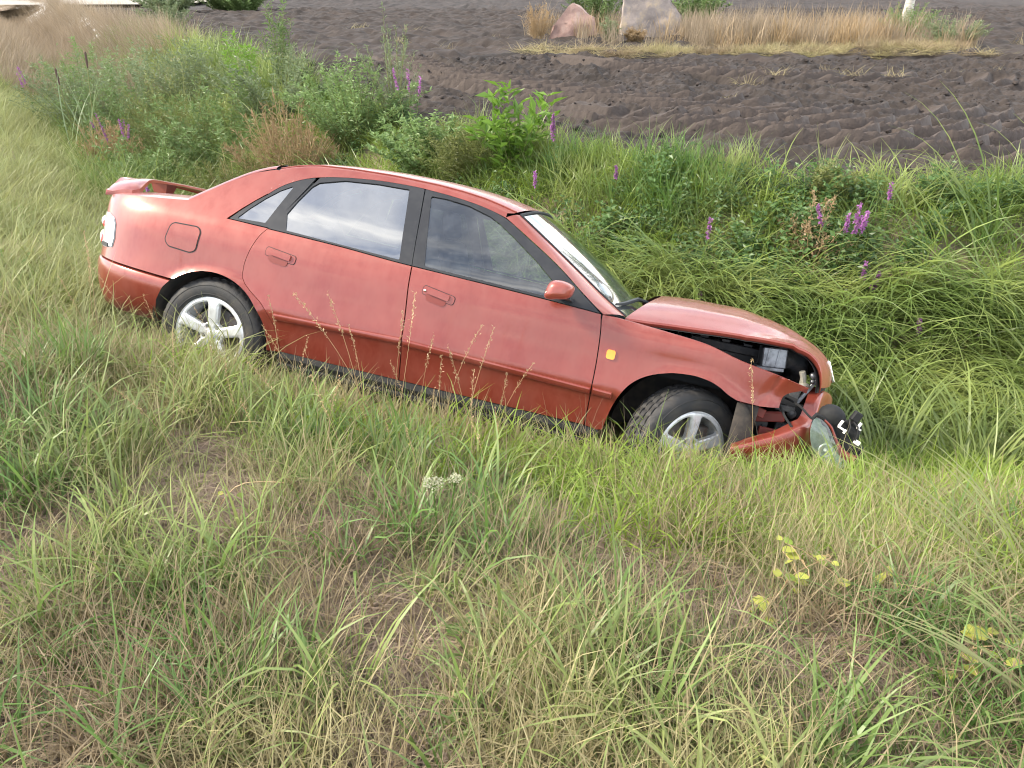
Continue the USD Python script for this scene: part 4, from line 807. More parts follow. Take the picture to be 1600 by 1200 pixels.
# ------------------------------------------------------------------ grass
NB = (-7, 7, .8, 5.6)
def p_thatch(x, y, d): return ((d < -2.2) * (.40 + .6 * np.maximum(spots(x, y, BARE), mask(x, y, .9, 31, .45, .62)))) * np.clip(3.2 / np.hypot(x, y), 0, 1)
P_ = sample(NB, 42000, 41, p_thatch)
scatter('dead_thatch', 'brown matted dead grass lying flat between the green tufts of the verge', 'grass', [blades(52, 100 + k, (.08, .24), (.002, .0042), .15, (50, 90), (0, 30), 3, flat=70) for k in range(4)], 'thatch', P_, 42, tilt=1.0)
P_ = sample(NB, 60000, 43, lambda x, y, d: .75 * spots(x, y, BARE))
scatter('dead_thatch', 'pale brown flattened straw in the bare patches of the foreground', 'grass', [blades(52, 120 + k, (.10, .26), (.002, .0042), .15, (60, 92), (0, 25), 3, flat=74) for k in range(4)], 'thatch', P_, 44, tilt=1.0)
def p_dry(x, y, d):
    nc, c = near_car(x, y)
    return (d < -1.9) * (1 - .95 * spots(x, y, TALL)) * (.25 + .75 * mask(x, y, .8, 51, .38, .58)) * np.clip(3.0 / np.hypot(x, y), 0, 1) * np.clip((nc - .10 * (c[:, 0] < 1.2)) / .2, .0, 1)
P_ = sample(NB, 30000, 52, p_dry)
scatter('dry_grass', 'fine straw-coloured dry grass standing all over the near verge', 'grass', [blades(36, 200 + k, (.14, .36), (.0022, .005), .12, (4, 38), (5, 70), 4, kink=.35) for k in range(5)], 'straw', P_, 53, scale=(.65, 1.15))
def p_fine(x, y, d):
    nc, c = near_car(x, y)
    return (d < -1.2) * (1 - .85 * spots(x, y, BARE)) * (.12 + .88 * np.maximum(spots(x, y, GREEN), .8 * mask(x, y, 1.1, 55, .48, .64))) * np.clip(2.8 / np.hypot(x, y), 0, 1)
P_ = sample(NB, 20000, 56, p_fine)
scatter('short_green_grass', 'short fine green grass growing low among the dry verge grass', 'grass', [blades(40, 250 + k, (.07, .22), (.0025, .005), .13, (5, 45), (10, 80), 3) for k in range(4)], 'fresh_grass', P_, 57, scale=(.7, 1.2))
def p_green(x, y, d):
    nc, c = near_car(x, y)
    return (d < -2.0) * (1 - .94 * spots(x, y, TALL)) * (.05 + .95 * np.maximum(spots(x, y, GREEN), .45 * mask(x, y, 1.3, 58, .50, .64))) * np.clip((nc - .22 * (c[:, 0] < 1.2)) / .3, 0, 1)
P_ = sample((-6, 5, .8, 4.8), 5200, 59, p_green)
scatter('green_grass', 'long fresh green grass blades in tufts across the near verge', 'grass', [blades(24, 300 + k, (.18, .44), (.0055, .0115), .075, (3, 32), (15, 110), 6, kink=.12) for k in range(5)], 'fresh_grass', P_, 60, scale=(.75, 1.12))
def p_lush(x, y, d):
    nc, c = near_car(x, y); ahead = np.clip((x - .1) / .5, 0, 1)
    return (d > -3.0) * (d < -.35) * (.25 + .75 * ahead) * (.4 + .6 * mask(x, y, 1.2, 61, .40, .56)) * np.clip((nc - .06 * (c[:, 0] < 1.2)) / .10, 0, 1)
P_ = sample((-4, 5.5, 1.2, 5.2), 9000, 62, p_lush)
scatter('lush_grass', 'lush yellow-green grass on the near bank below the front wheel', 'grass', [blades(36, 350 + k, (.12, .38), (.004, .0095), .11, (6, 50), (20, 110), 5, kink=.2) for k in range(5)], 'lush_grass', P_, 63, scale=(.7, 1.2))
_r = np.random.default_rng(64); _n = 90; _c = np.stack([_r.uniform(1.75, 3.35, _n), -_r.uniform(1.0, 1.55, _n), np.zeros(_n)], 1); _w = car_to_world(_c); _w[:, 2] = ground_z(_w[:, 0], _w[:, 1])
scatter('lush_grass', 'matted yellow-green grass banked up against the front wheel and bumper', 'grass', [blades(36, 370 + k, (.16, .40), (.004, .009), .12, (10, 55), (30, 115), 5, kink=.25) for k in range(4)], 'lush_grass', _w, 65, scale=(.8, 1.15))
# the ditch and the far bank
def p_sedge(x, y, d): return (d > -.9) * (d < 1.35) * (.25 + .75 * mask(x, y, .8, 71, .40, .58)) * np.clip(7.5 / np.hypot(x, y), 0, 1) * (x > -3.5)
P_ = sample((-4, 8, 3.6, 12), 9000, 72, p_sedge, .9)
_, gi = _tree.query(P_[:, :2]); down = np.arctan2(-(np.sign(ditch_d(P_[:, 0], P_[:, 1])))[:] * (-DTAN[gi][:, 0]), -(np.sign(ditch_d(P_[:, 0], P_[:, 1]))) * DTAN[gi][:, 1])
up_ = sample((-4, 8, 3.6, 12), 5000, 74, lambda x, y, d: (d > 1.2) * (d < 2.45) * (.25 + .75 * mask(x, y, .8, 71, .40, .58)) * np.clip(7.5 / np.hypot(x, y), 0, 1) * (x > -3.5), .5)
scatter('sedge_grass', 'shorter arching green sedge along the upper part of the far bank', 'grass', [blades(24, 430 + k, (.22, .52), (.006, .012), .10, (10, 50), (30, 110), 6, kink=.1) for k in range(4)], 'sedge', up_, 78, scale=(.6, 1.1), tilt=.3)
scatter('sedge_grass', 'long drooping green sedge covering the far bank of the ditch', 'grass', [blades(26, 400 + k, (.5, 1.1), (.008, .0165), .10, (8, 40), (45, 125), 7, az=0.0, az_spread=75, kink=.08) for k in range(5)], 'sedge', P_, 73, scale=(.6, 1.1), yaw=down, yaw_spread=35, tilt=.35)
def p_bankfine(x, y, d): return (d > -.6) * (d < 2.5) * (.3 + .7 * mask(x, y, .7, 75, .40, .58)) * np.clip(7 / np.hypot(x, y), 0, 1) * (x > -4.5)
P_ = sample((-5, 8, 3.8, 13), 10000, 76, p_bankfine, .5)
scatter('bank_grass', 'fine yellowing grass woven through the sedge of the far bank', 'grass', [blades(32, 450 + k, (.15, .42), (.004, .009), .14, (6, 45), (25, 115), 5, kink=.25) for k in range(4)], 'lush_grass', P_, 77, scale=(.7, 1.2), tilt=.4)
def p_dead(x, y, d): return (d > -.7) * (d < 1.6) * (.35 + .65 * mask(x, y, .8, 79, .40, .56)) * np.clip((1.7 - d) / .8, 0, 1) * (x > -2)
P_ = sample((-2, 8, 3.6, 9), 4600, 80, p_dead, .4)
scatter('dead_sedge', 'tangled brown dead sedge hanging low in the ditch bottom', 'grass', [blades(40, 480 + k, (.30, .60), (.0025, .006), .16, (25, 70), (30, 90), 5, kink=.3) for k in range(3)], 'straw', P_, 81, scale=(.7, 1.15), tilt=.4)
def weeds(seed, n=14, h=(.10, .34), lw=(.05, .028)):
    r = np.random.default_rng(seed); C, D, L, W = [], [], [], []; st = []
    for _ in range(n):
        a, l = r.uniform(0, 6.28), r.uniform(*h); b = np.array([*(r.normal(0, .07, 2)), 0]); tip = b + np.array([math.cos(a) * l * .35, math.sin(a) * l * .35, l]); st.append(tube(np.linspace(b, tip, 3), .0016, 3))
        for k in range(9):
            t = (k + 1.5) / 10; p = b + (tip - b) * t; aa = a + k * 2.4
            C.append(p); D.append([math.cos(aa), math.sin(aa), r.uniform(-.1, .6)]); s = r.uniform(.7, 1.3); L.append(lw[0] * s); W.append(lw[1] * s)
    return join(many_leaves(np.array(C), np.array(D), L, W, seed), *st)
def p_far(x, y, d): return (d > -1.1) * (d < 2.65) * (x < -3.2) * (.5 + .5 * mask(x, y, .5, 83, .38, .55)) * np.clip(11 / np.hypot(x, y), 0, 1)
P_ = sample((-16, -3, 7, 28), 9000, 84, p_far, .9)
scatter('ditch_grass', 'rank mixed grass filling the far part of the ditch round the bushes', 'grass', [blades(40, 470 + k, (.3, .85), (.006, .011), .22, (5, 38), (20, 100), 5, kink=.15) for k in range(4)], 'sedge', P_, 88, scale=(.7, 1.25), tilt=.4)
def p_weed(x, y, d): return (d > .3) * (d < 2.4) * (.55 * mask(x, y, .75, 85, .47, .58)) * np.clip(7 / np.hypot(x, y), 0, 1) * (x > -4.5)
P_ = sample((-5, 8, 4, 13), 3600, 86, p_weed, .4)
scatter('leafy_weeds', 'low dark green leafy weeds covering patches of the far bank', 'weeds', [weeds(500 + k) for k in range(4)], 'weed_leaf', P_, 87, scale=(.7, 1.25))
def p_edge(x, y, d): return (d > 1.7) * (d < 2.6) * (.15 + .85 * mask(x, y, .8, 90, .38, .52)) * (x > -1.2)
P_ = sample((-1.5, 8, 6, 9.5), 1500, 91, p_edge, .5)
scatter('edge_grass', 'bright green grass standing up along the rim of the field', 'grass', [blades(26, 520 + k, (.18, .46), (.005, .010), .10, (2, 22), (5, 60), 5) for k in range(3)], 'fresh_grass', P_, 92)
# meadow to the left, behind the car
def p_mead(x, y, d): return (d < -.55) * (y > 3.6 - (x + 2) * .2) * (.45 + .55 * mask(x, y, .4, 95, .38, .56)) * np.clip(5 / np.hypot(x, y), 0, 1)
P_ = sample((-17, -1.5, 3.2, 26), 46000, 96, p_mead, .5)
scatter('meadow_grass', 'pale straw-green meadow grass behind the boot of the car', 'grass', [blades(38, 540 + k, (.22, .52), (.004, .008), .17, (6, 40), (20, 100), 5, kink=.25) for k in range(5)], 'meadow', P_, 97, scale=(.7, 1.2))
def p_meadg(x, y, d): return (d < -.4) * (x < -1.6) * (y > 3.0) * .6 * mask(x, y, .6, 98, .48, .62) * np.clip(5 / np.hypot(x, y), 0, 1)
P_ = sample((-15, -1.5, 3, 20), 7000, 99, p_meadg, .5)
scatter('meadow_grass', 'greener soft grass in patches of the meadow left of the car', 'grass', [blades(40, 560 + k, (.25, .5), (.003, .006), .13, (6, 35), (25, 100), 5, kink=.1) for k in range(4)], 'sedge', P_, 100, scale=(.7, 1.15))
def p_tan(x, y, d): return ((d < 1.2) * (y > 17) * (.4 + .6 * mask(x, y, .25, 101, .38, .55)) + (d > -1.5) * (d < 2.6) * (y > 21)) * np.clip(24 / np.hypot(x, y), 0, 1)
P_ = sample((-60, -7, 16, 75), 26000, 102, p_tan, 1.0)
scatter('tan_grass', 'tall tan dry grass along the verge in the far left distance', 'grass', [blades(40, 580 + k, (.5, 1.0), (.007, .013), .28, (2, 18), (5, 50), 4) for k in range(4)], 'tan_grass', P_, 103, scale=(.7, 1.2))

# long reed leaves arching in from the right
RP = np.array([(3.75, 4.95), (3.95, 5.3), (4.2, 5.05), (4.05, 5.75), (4.35, 5.6), (3.6, 5.5), (4.5, 6.2), (3.9, 6.2), (3.4, 5.9), (4.0, 4.6), (4.4, 4.7)])
RP = np.c_[RP, ground_z(RP[:, 0], RP[:, 1])]
scatter('reed_grass', 'broad pale green reed leaves arching in from the right edge over the ditch', 'reeds', [blades(17, 700 + k, (.8, 1.5), (.012, .022), .14, (12, 38), (45, 105), 8, az=math.pi, az_spread=60) for k in range(3)], 'sedge', RP, 111, scale=(.85, 1.15), yaw=0.0, yaw_spread=25, tilt=.1)
RP = np.array([(1.42, 1.30), (1.52, 1.50), (1.36, 1.22), (1.62, 1.72), (1.75, 2.0)]); RP = np.c_[RP, ground_z(RP[:, 0], RP[:, 1])]
scatter('reed_grass', 'long pale grass leaves lying across the lower right corner', 'grass', [blades(14, 710 + k, (.45, .8), (.006, .012), .10, (25, 55), (30, 70), 7, az=math.pi, az_spread=40) for k in range(3)], 'meadow', RP, 112, yaw=-.3, yaw_spread=20, tilt=.1)
# ------------------------------------------------------------------ shrubs and weeds of the ditch, one by one
def shrub_mesh(seed, h, spread, stems=46, leaves=62, L=.07, W=.022, up=.5, bare=.2, wob=.07):
    r = np.random.default_rng(seed); C, D, S = [], [], []
    for k in range(stems):
        a = r.uniform(0, 6.283); rad = spread * math.sqrt(r.uniform(.0, 1)); hh = h * r.uniform(.62, 1.0) * (1 - .35 * (rad / spread) ** 2)
        b = np.array([.16 * spread * math.cos(a + .4), .16 * spread * math.sin(a + .4), -.05]); tip = np.array([rad * math.cos(a), rad * math.sin(a), hh]) + np.r_[r.normal(0, .05, 2), 0]
        c = b + (tip - b) * [.35, .35, .6]; t = np.linspace(0, 1, 5)[:, None]; p = (1 - t) ** 2 * b + 2 * t * (1 - t) * c + t * t * tip
        S.append(tube(p, np.linspace(.006, .0018, 5) * (h ** .5), 3))
        n = int(leaves * 1.35 * r.uniform(.6, 1.3)); tt = r.uniform(bare, 1.02, n)[:, None]; q = (1 - tt) ** 2 * b + 2 * tt * (1 - tt) * c + tt * tt * tip
        dr = r.normal(0, 1, (n, 3)); dr[:, 2] = np.abs(dr[:, 2]) * up + .15
        C.append(q + r.normal(0, wob, (n, 3)) * np.array([1, 1, .6]) * (1.1 - tt)); D.append(dr)
    C = np.vstack(C); D = np.vstack(D); s = r.uniform(.6, 1.35, len(C))
    return many_leaves(C, D, L * s, W * s, seed), join(*S)
def shrub(name, label, cat, x, y, seed, h, spread, m, group=None, zf=ground_z, stem_m='stem', **k):
    t = thing(name, label, cat, group, loc=(x, y, float(zf(np.array(x), np.array(y))) - .03)); f, s = shrub_mesh(seed, h, spread, **k)
    obj('foliage', f, m, t, smooth=False); obj('stems', s, stem_m, t, smooth=True); return t
DS = 'bushes growing in the ditch behind the car'
shrub('willow_bush', 'rounded grey-green bush leftmost in the ditch behind the reeds', 'bush', -7.9, 14.7, 1, 1.7, 1.15, 'grey_green_leaf', L=.085, W=.017, stems=60, leaves=70)
shrub('willow_bush', 'dense mid-green bush right of the bulrushes in the ditch', 'bush', -6.7, 13.8, 2, 1.7, 1.15, 'mid_green_leaf', stems=60, leaves=70)
shrub('willow_bush', 'taller green bush behind the reeds at the far end of the ditch', 'bush', -7.7, 16.9, 3, 1.75, 1.5, 'grey_green_leaf', stems=60, leaves=70)
shrub('weed_bush', 'pinkish green feathery bush in the middle of the ditch row', 'bush', -5.3, 12.9, 4, 1.75, 1.05, 'yellow_green_leaf', L=.06, W=.013, stems=60, leaves=80)
shrub('willow_bush', 'broad leafy green bush above the boot spoiler', 'bush', -4.4, 11.9, 5, 1.6, 1.15, 'mid_green_leaf', stems=66, leaves=75)
shrub('willow_bush', 'dark shaded bush low down between the boot and the tall bushes', 'bush', -5.1, 11.0, 6, 1.15, .95, 'mid_green_leaf', stems=50, leaves=70)
shrub('willow_bush', 'yellow-green bush just behind the rear screen', 'bush', -3.9, 9.8, 7, 1.0, .85, 'yellow_green_leaf', L=.06, W=.015, stems=56, leaves=75)
shrub('willow_bush', 'pale willow bush at the back of the ditch row, furthest from the car', 'bush', -9.6, 18.6, 21, 1.8, 1.5, 'mid_green_leaf', stems=60, leaves=70, L=.09)
shrub('willow_bush', 'hazy green bush where the ditch row meets the furrows', 'bush', -5.9, 15.6, 22, 1.55, 1.3, 'grey_green_leaf', stems=60, leaves=70)
shrub('dry_weed', 'tan brown dried weed clump above the rear roof of the car', 'dry weed', -2.85, 10.0, 8, 1.4, .75, 'brown_leaf', L=.075, W=.010, up=1.6, stems=80, leaves=60, stem_m='dry_stem')
shrub('dry_weed', 'smaller tan weed clump left of the tall tan one over the roof', 'dry weed', -3.45, 9.7, 9, 1.1, .6, 'yellow_green_leaf', L=.07, W=.011, up=1.4, stems=70, leaves=60, stem_m='dry_stem')
shrub('dry_weed', 'pink-brown dried weed at the left end of the ditch bushes', 'dry weed', -6.1, 11.9, 19, 1.0, .5, 'brown_leaf', L=.07, W=.010, up=1.6, stems=60, leaves=50, stem_m='dry_stem')
shrub('weed_bush', 'bushy green weed on the field side above the roof', 'bush', -2.1, 10.5, 10, 1.15, 1.0, 'mid_green_leaf', L=.06, W=.02, stems=60, leaves=80)
shrub('weed_bush', 'blue-green weed with tall wispy tops against the soil', 'bush', -1.55, 10.6, 11, 1.45, .42, 'grey_green_leaf', L=.05, W=.012, up=1.2, stems=20, leaves=70)
shrub('weed_bush', 'pale green bush at the top of the bank, nearest the soil', 'bush', -3.6, 12.4, 12, 1.3, 1.1, 'grey_green_leaf', stems=56, leaves=75)
shrub('tall_weed', 'upright bright green willowherb stems rising against the field, left one', 'weed', -4.45, 13.6, 13, 1.75, .28, 'bright_leaf', L=.10, W=.02, up=.9, stems=9, leaves=60)
shrub('tall_weed', 'upright grey-green willowherb stems rising against the field, right one', 'weed', -3.7, 13.2, 14, 1.8, .30, 'mid_green_leaf', L=.10, W=.02, up=.9, stems=10, leaves=60)
shrub('weed_bush', 'low dark green leafy weed above the front door roofline', 'bush', -.95, 9.0, 15, .75, .7, 'mid_green_leaf', L=.07, W=.03, stems=50, leaves=60)
shrub('weed_bush', 'feathery yellow-green weed just left of the bright leafy plant', 'bush', -.55, 8.5, 16, .8, .5, 'yellow_green_leaf', L=.06, W=.012, stems=50, leaves=60)
shrub('leafy_plant', 'bright green plant with large oval leaves above the front roof', 'plant', .02, 8.25, 17, .95, .50, 'bright_leaf', L=.15, W=.06, up=.8, stems=16, leaves=22, bare=.1)
shrub('dry_weed', 'rusty dried dock weed among the purple flowers right of the bonnet', 'dry weed', 2.50, 6.2, 18, .70, .26, 'brown_leaf', L=.035, W=.012, up=1.2, stems=12, leaves=70, stem_m='dry_stem')
shrub('tall_weed', 'yellowish hogweed seed head standing at the rim of the field', 'weed', 2.75, 6.75, 20, .50, .25, 'yellow_green_leaf', L=.04, W=.014, stems=12, leaves=55, bare=.55)
# reeds and bulrushes
rd_ = thing('reed_clump', 'pale reed leaves with dark bulrush heads left of the ditch bushes', 'reeds', loc=(-6.95, 12.75, float(ground_z(np.array(-6.95), np.array(12.75)))))
obj('leaves', blades(16, 701, (.9, 1.5), (.018, .030), .3, (3, 22), (10, 70), 7), 'grey_green_leaf', rd_, smooth=False)
for k, (x, y, h) in enumerate(((.30, .2, 1.38), (-.15, .1, 1.15))):
    st_ = obj('stalk', tube([(x * .4, y * .4, 0), (x * .8, y * .8, h * .6), (x, y, h)], .006, 4), 'stem', rd_); obj('bulrush_head', tube([(x, y, h - .02), (x * 1.02, y * 1.02, h + .06), (x * 1.05, y * 1.05, h + .2), (x * 1.06, y * 1.06, h + .22)], [.008, .018, .018, .006], 7), 'reed_brown', st_)
# purple loosestrife
def loosestrife(x, y, h, n, label, seed, group=None, spread=.16):
    r = np.random.default_rng(seed); t = thing('purple_loosestrife', label, 'flower', group, loc=(x, y, float(ground_z(np.array(x), np.array(y))) - .02)); C, D, L = [], [], []
    for k in range(n):
        a = r.uniform(0, 6.28); tip = np.array([spread * math.cos(a) * (n > 1), spread * math.sin(a) * (n > 1), h * r.uniform(.82, 1.0)]); b = np.array([0, 0, 0.])
        p = spline([b, (b + tip) * .5 + r.normal(0, .02, 3), tip], 7); stm = obj('stem', tube(p, np.linspace(.004, .002, 7), 4), 'stem', t)
        m_ = 70; tt = r.uniform(.76, 1.0, m_); q = np.array([np.interp(tt, np.linspace(0, 1, 7), p[:, i]) for i in range(3)]).T; d = r.normal(0, 1, (m_, 3)) + [0, 0, .3]
        obj('flower_spike', many_leaves(q, d, np.full(m_, .028), np.full(m_, .018), seed + k), 'purple_flower', stm, smooth=False)
        tt = r.uniform(.15, .76, 26); q = np.array([np.interp(tt, np.linspace(0, 1, 7), p[:, i]) for i in range(3)]).T; C.append(q); D.append(r.normal(0, 1, (26, 3)) * [1, 1, .3] + [0, 0, .3]); L.append(r.uniform(.05, .09, 26))
    L = np.concatenate(L); obj('leaves', many_leaves(np.vstack(C), np.vstack(D), L, L * .22, seed), 'weed_leaf', t, smooth=False)
loosestrife(2.62, 6.02, .80, 6, 'largest cluster of purple flower spikes right of the bonnet', 801, spread=.20)
loosestrife(2.72, 5.62, .62, 3, 'pair of purple spikes hanging just below the largest flower cluster', 802, spread=.12)
loosestrife(3.10, 6.30, .55, 1, 'single pale purple spike near the rim at the right of the far bank', 803)
loosestrife(3.02, 5.25, .55, 1, 'small purple spike low in the sedge right of the headlamp', 804)
loosestrife(2.72, 4.80, .34, 1, 'faded purple spike in the ditch bottom beyond the headlamp', 805)
loosestrife(1.50, 5.75, .62, 1, 'short purple spike just above the bonnet edge', 806)
loosestrife(1.62, 6.15, .70, 1, 'faint purple spike a little above the bonnet flower', 807)
loosestrife(.95, 7.15, .55, 1, 'purple spike in the sedge right of the windscreen top', 808)
loosestrife(.42, 7.75, .80, 2, 'purple spikes at the right foot of the bright leafy plant', 809, spread=.1)
loosestrife(.22, 7.45, .62, 1, 'purple spike just above the front edge of the roof', 810)
loosestrife(-1.25, 9.75, 1.0, 3, 'cluster of purple spikes against the soil above the roof', 811, spread=.16)
loosestrife(-6.35, 12.6, 1.0, 3, 'tall purple spikes standing in front of the left ditch bushes', 812, spread=.25)
loosestrife(-5.75, 11.6, 1.1, 3, 'lower purple spikes left above the boot spoiler', 813, spread=.2)
loosestrife(-8.2, 14.0, 1.2, 2, 'faint purple spikes beside the reed clump', 814, spread=.2)
loosestrife(-4.15, 8.95, .62, 2, 'purple spikes just above the boot spoiler', 815, spread=.1)

# ------------------------------------------------------------------ dry seed stalks in front of the car, white umbel, brambles
def stalk_proto(seed, h, bend):
    r = np.random.default_rng(seed); t = np.linspace(0, 1, 9); p = np.stack([bend * h * t ** 1.8, .04 * h * np.sin(3 * t + seed), h * t * (1 - .12 * abs(bend) * t)], 1); C, D = [], []
    n = 46; tt = r.uniform(.72, 1.0, n); q = np.array([np.interp(tt, t, p[:, i]) for i in range(3)]).T + r.normal(0, .006, (n, 3)); d = r.normal(0, .5, (n, 3)) + (p[-1] - p[-3]) / np.linalg.norm(p[-1] - p[-3])
    return tube(p, np.linspace(.0022, .0010, 9), 4), many_leaves(q, d, r.uniform(.012, .024, n), r.uniform(.004, .008, n), seed)
SP = [stalk_proto(900 + k, 1.0, b) for k, b in enumerate((.10, .22, -.14, .34))]
def stalks(label, group, pts, seed):
    r = np.random.default_rng(seed)
    for k, (cx, cy, h, yaw) in enumerate(pts):
        w = car_to_world((cx, cy, 0)); t = thing('seed_stalk', label, 'grass stalk', group, loc=(w[0], w[1], float(ground_z(w[:1], w[1:2])[0]) - .03), rz=yaw, scale=h)
        a, b = SP[k % 4]; obj('stem', a, 'dry_stem', t, smooth=True); obj('seed_head', b, 'dry_stem', t, smooth=False)
stalks('thin dry seed stalk standing before the doors of the red car', 'dry seed stalks before the car doors', [(.72, -1.12, .62, 150), (.83, -1.2, .55, 200), (1.12, -1.10, .78, 10), (1.18, -1.2, .82, 170), (1.26, -1.05, .74, 20), (1.34, -1.25, .80, 60), (1.42, -1.15, .66, 200), (1.50, -1.1, .70, 15), (1.56, -1.3, .62, 330), (1.63, -1.12, .72, 20), (1.70, -1.2, .66, 5), (1.76, -1.08, .60, 350), (1.82, -1.25, .56, 20), (1.22, -1.35, .6, 120), (1.47, -1.38, .58, 40)], 1)
stalks('thin dry seed stalk standing by the rear wheel', 'dry seed stalks by the rear wheel', [(-.42, -1.05, .62, 60), (-.36, -1.12, .70, 100), (-.30, -1.2, .55, 30), (-.20, -1.0, .58, 150), (.08, -1.15, .50, 200), (.33, -1.05, .52, 170)], 2)
stalks('dry reddish grass culm standing on the near bank below the sill', 'dry culms on the near bank', [(.55 + .085 * k, -1.5 - .09 * ((k * 5) % 8), .42 + .04 * ((k * 3) % 6), (k * 77) % 360) for k in range(18)], 5)
stalks('single pale leaning seed stalk before the torn front bumper', None, [(2.98, -1.05, .74, 175)], 3)
stalks('tall straw seed stalk left of the boot', 'straw stalks left of the boot', [(-1.3, -1.0, .9, 200), (-1.22, -.9, .8, 160), (-1.45, -.7, .95, 190), (-1.15, -1.2, .7, 150), (-1.55, -1.1, .85, 230), (-1.7, -1.6, .8, 170), (-1.9, -.9, .9, 210), (-1.35, -1.8, .7, 185), (-2.1, -1.7, .85, 150), (-2.4, -1.1, .9, 200), (-1.0, -1.5, .6, 190), (-1.8, -2.2, .7, 160)], 4)
um = thing('white_umbel_plant', 'white flowering umbel on a thin green stem in the foreground grass', 'flower', loc=(-.235, 1.96, float(ground_z(np.array(-.235), np.array(1.96))) - .02))
r_ = np.random.default_rng(77)
for (ux, uy, uh, R0, nn) in ((-.01, .0, .335, .034, 24), (.055, .02, .335, .020, 14)):
    s_ = obj('stem', tube([(ux * .2, uy * .2, 0), (ux * .6, uy, uh * .55), (ux, uy, uh - .03)], .0022, 5), 'green_leaf', um); rays, C = [], []
    for k in range(nn):
        a = k * 2.4; rr = R0 * math.sqrt((k + .5) / nn); e = np.array([ux + rr * math.cos(a), uy + rr * math.sin(a), uh + .006 - rr * .25]); rays.append(tube([(ux, uy, uh - .03), e], .0006, 3)); C.append(e + r_.normal(0, .0035, (9, 3)))
    C = np.vstack(C); obj('rays', join(*rays), 'green_leaf', s_); obj('flower_head', many_leaves(C, r_.normal(0, 1, C.shape), np.full(len(C), .006), np.full(len(C), .006), 5), 'white_flower', s_, smooth=False)
def bramble(x, y, seed, n, m, label, size=.055, h=.16):
    r = np.random.default_rng(seed); t = thing('bramble', label, 'bramble', loc=(x, y, float(ground_z(np.array(x), np.array(y)))))
    tip = np.array([r.uniform(-.12, .12), r.uniform(-.1, .1), h]); st = spline([(-.12, -.05, 0), tip * .6 + [0, 0, .05], tip + [.12, .03, -.02]], 8); obj('stem', tube(st, .002, 4), 'dry_stem', t)
    for k in range(n):
        p0 = st[1 + k % 7]; p = p0 + r.normal(0, .04, 3) * [1, 1, .5]; a = r.uniform(0, 6.28); obj('leaf_stalk', tube([p0, (p + p0) / 2 + [0, 0, .01], p], .0012, 3), 'dry_stem', t); obj('leaf', leaf(p, [math.cos(a), math.sin(a), r.uniform(-.1, .35)], np.array([0, 0, 1.]) + r.normal(0, .25, 3), size * (q_s := r.uniform(.55, 1.2)), size * .82 * q_s, .12), m if r.uniform() < .8 else 'lush_grass', t, smooth=True)
bramble(.83, 1.66, 1, 22, 'yellow_leaf', 'yellow bramble leaves in the thatch right of centre', .042)
bramble(1.20, 1.42, 2, 18, 'yellow_leaf', 'large yellow-green bramble leaves near the lower right corner', .045, .14)
bramble(1.18, 1.74, 3, 16, 'yellow_leaf', 'yellowing bramble leaves in the grass at the right edge', .05)
bramble(.72, 2.15, 4, 8, 'lush_grass', 'small yellow-green bramble sprig higher up the bank', .045)
bramble(-.05, 1.55, 5, 9, 'green_leaf', 'low dark green leafy weed in the bare thatch of the foreground', .06, .06)
bramble(-.92, 2.2, 6, 3, 'yellow_leaf', 'tiny yellow sprig in the dry grass at left', .035, .14)

# ------------------------------------------------------------------ stone island in the field and the far distance
usdkit.material(stage, '/World/Looks/granite', {'tc': ('texture_coordinate', {}), 'n': ('noise_texture', {'scale': 2.2, 'detail': 8.0, 'roughness': .7}), 'r': ('rgb_ramp', {'ramp': [(.3, (.17, .105, .09)), (.5, (.29, .185, .155)), (.72, (.38, .29, .25))]}), 'b': ('bump', {'strength': .8, 'distance': .05}), 'p': ('principled_bsdf', {'roughness': .8})},
    [('tc.object', 'n.vector'), ('n.fac', 'r.fac'), ('r.color', 'p.base_color'), ('n.fac', 'b.height'), ('b.normal', 'p.normal')], surface='p.BSDF')
usdkit.material(stage, '/World/Looks/grey_stone', {'tc': ('texture_coordinate', {}), 'n': ('noise_texture', {'scale': 2.0, 'detail': 8.0, 'roughness': .7}), 'r': ('rgb_ramp', {'ramp': [(.3, (.17, .14, .125)), (.5, (.25, .21, .19)), (.70, (.40, .31, .20))]}), 'b': ('bump', {'strength': .7, 'distance': .05}), 'p': ('principled_bsdf', {'roughness': .8})},
    [('tc.object', 'n.vector'), ('n.fac', 'r.fac'), ('r.color', 'p.base_color'), ('n.fac', 'b.height'), ('b.normal', 'p.normal')], surface='p.BSDF')
def boulder(label, x, y, r, seed, m, pts):
    h = trimesh.convex.convex_hull(np.array(pts, float)).subdivide_to_size(.16); v = np.array(h.vertices); n = np.array(h.vertex_normals)
    v = v + n * ((meshkit.fbm(v * 2.2 + seed, 4, seed) - .5) * .22)[:, None]
    return obj('boulder', (v * r + [x, y, float(field_z(np.array(x), np.array(y), False)) - .1], np.array(h.faces)), m, smooth=40, label=label, cat='boulder')
boulder('pink granite boulder with a pointed top on the left of the stone island', 1.85, 25.6, 1.0, 3, 'granite', [(-.75, -.3, 0), (.75, -.35, 0), (.7, .5, 0), (-.6, .5, 0), (-.62, -.25, .45), (-.05, -.1, 1.05), (.1, .1, 1.0), (.62, -.2, .62), (.5, .3, .7), (-.4, .3, .6)])
boulder('large grey boulder beside the pink one, lichen yellow on its left', 4.15, 25.9, 1.0, 8, 'grey_stone', [(-.85, -.4, 0), (1.1, -.45, 0), (1.0, .6, 0), (-.8, .6, 0), (-.78, -.3, 1.5), (-.2, -.3, 1.75), (.35, -.35, 1.35), (.95, -.3, .65), (.0, .4, 1.6), (.8, .4, .7)])
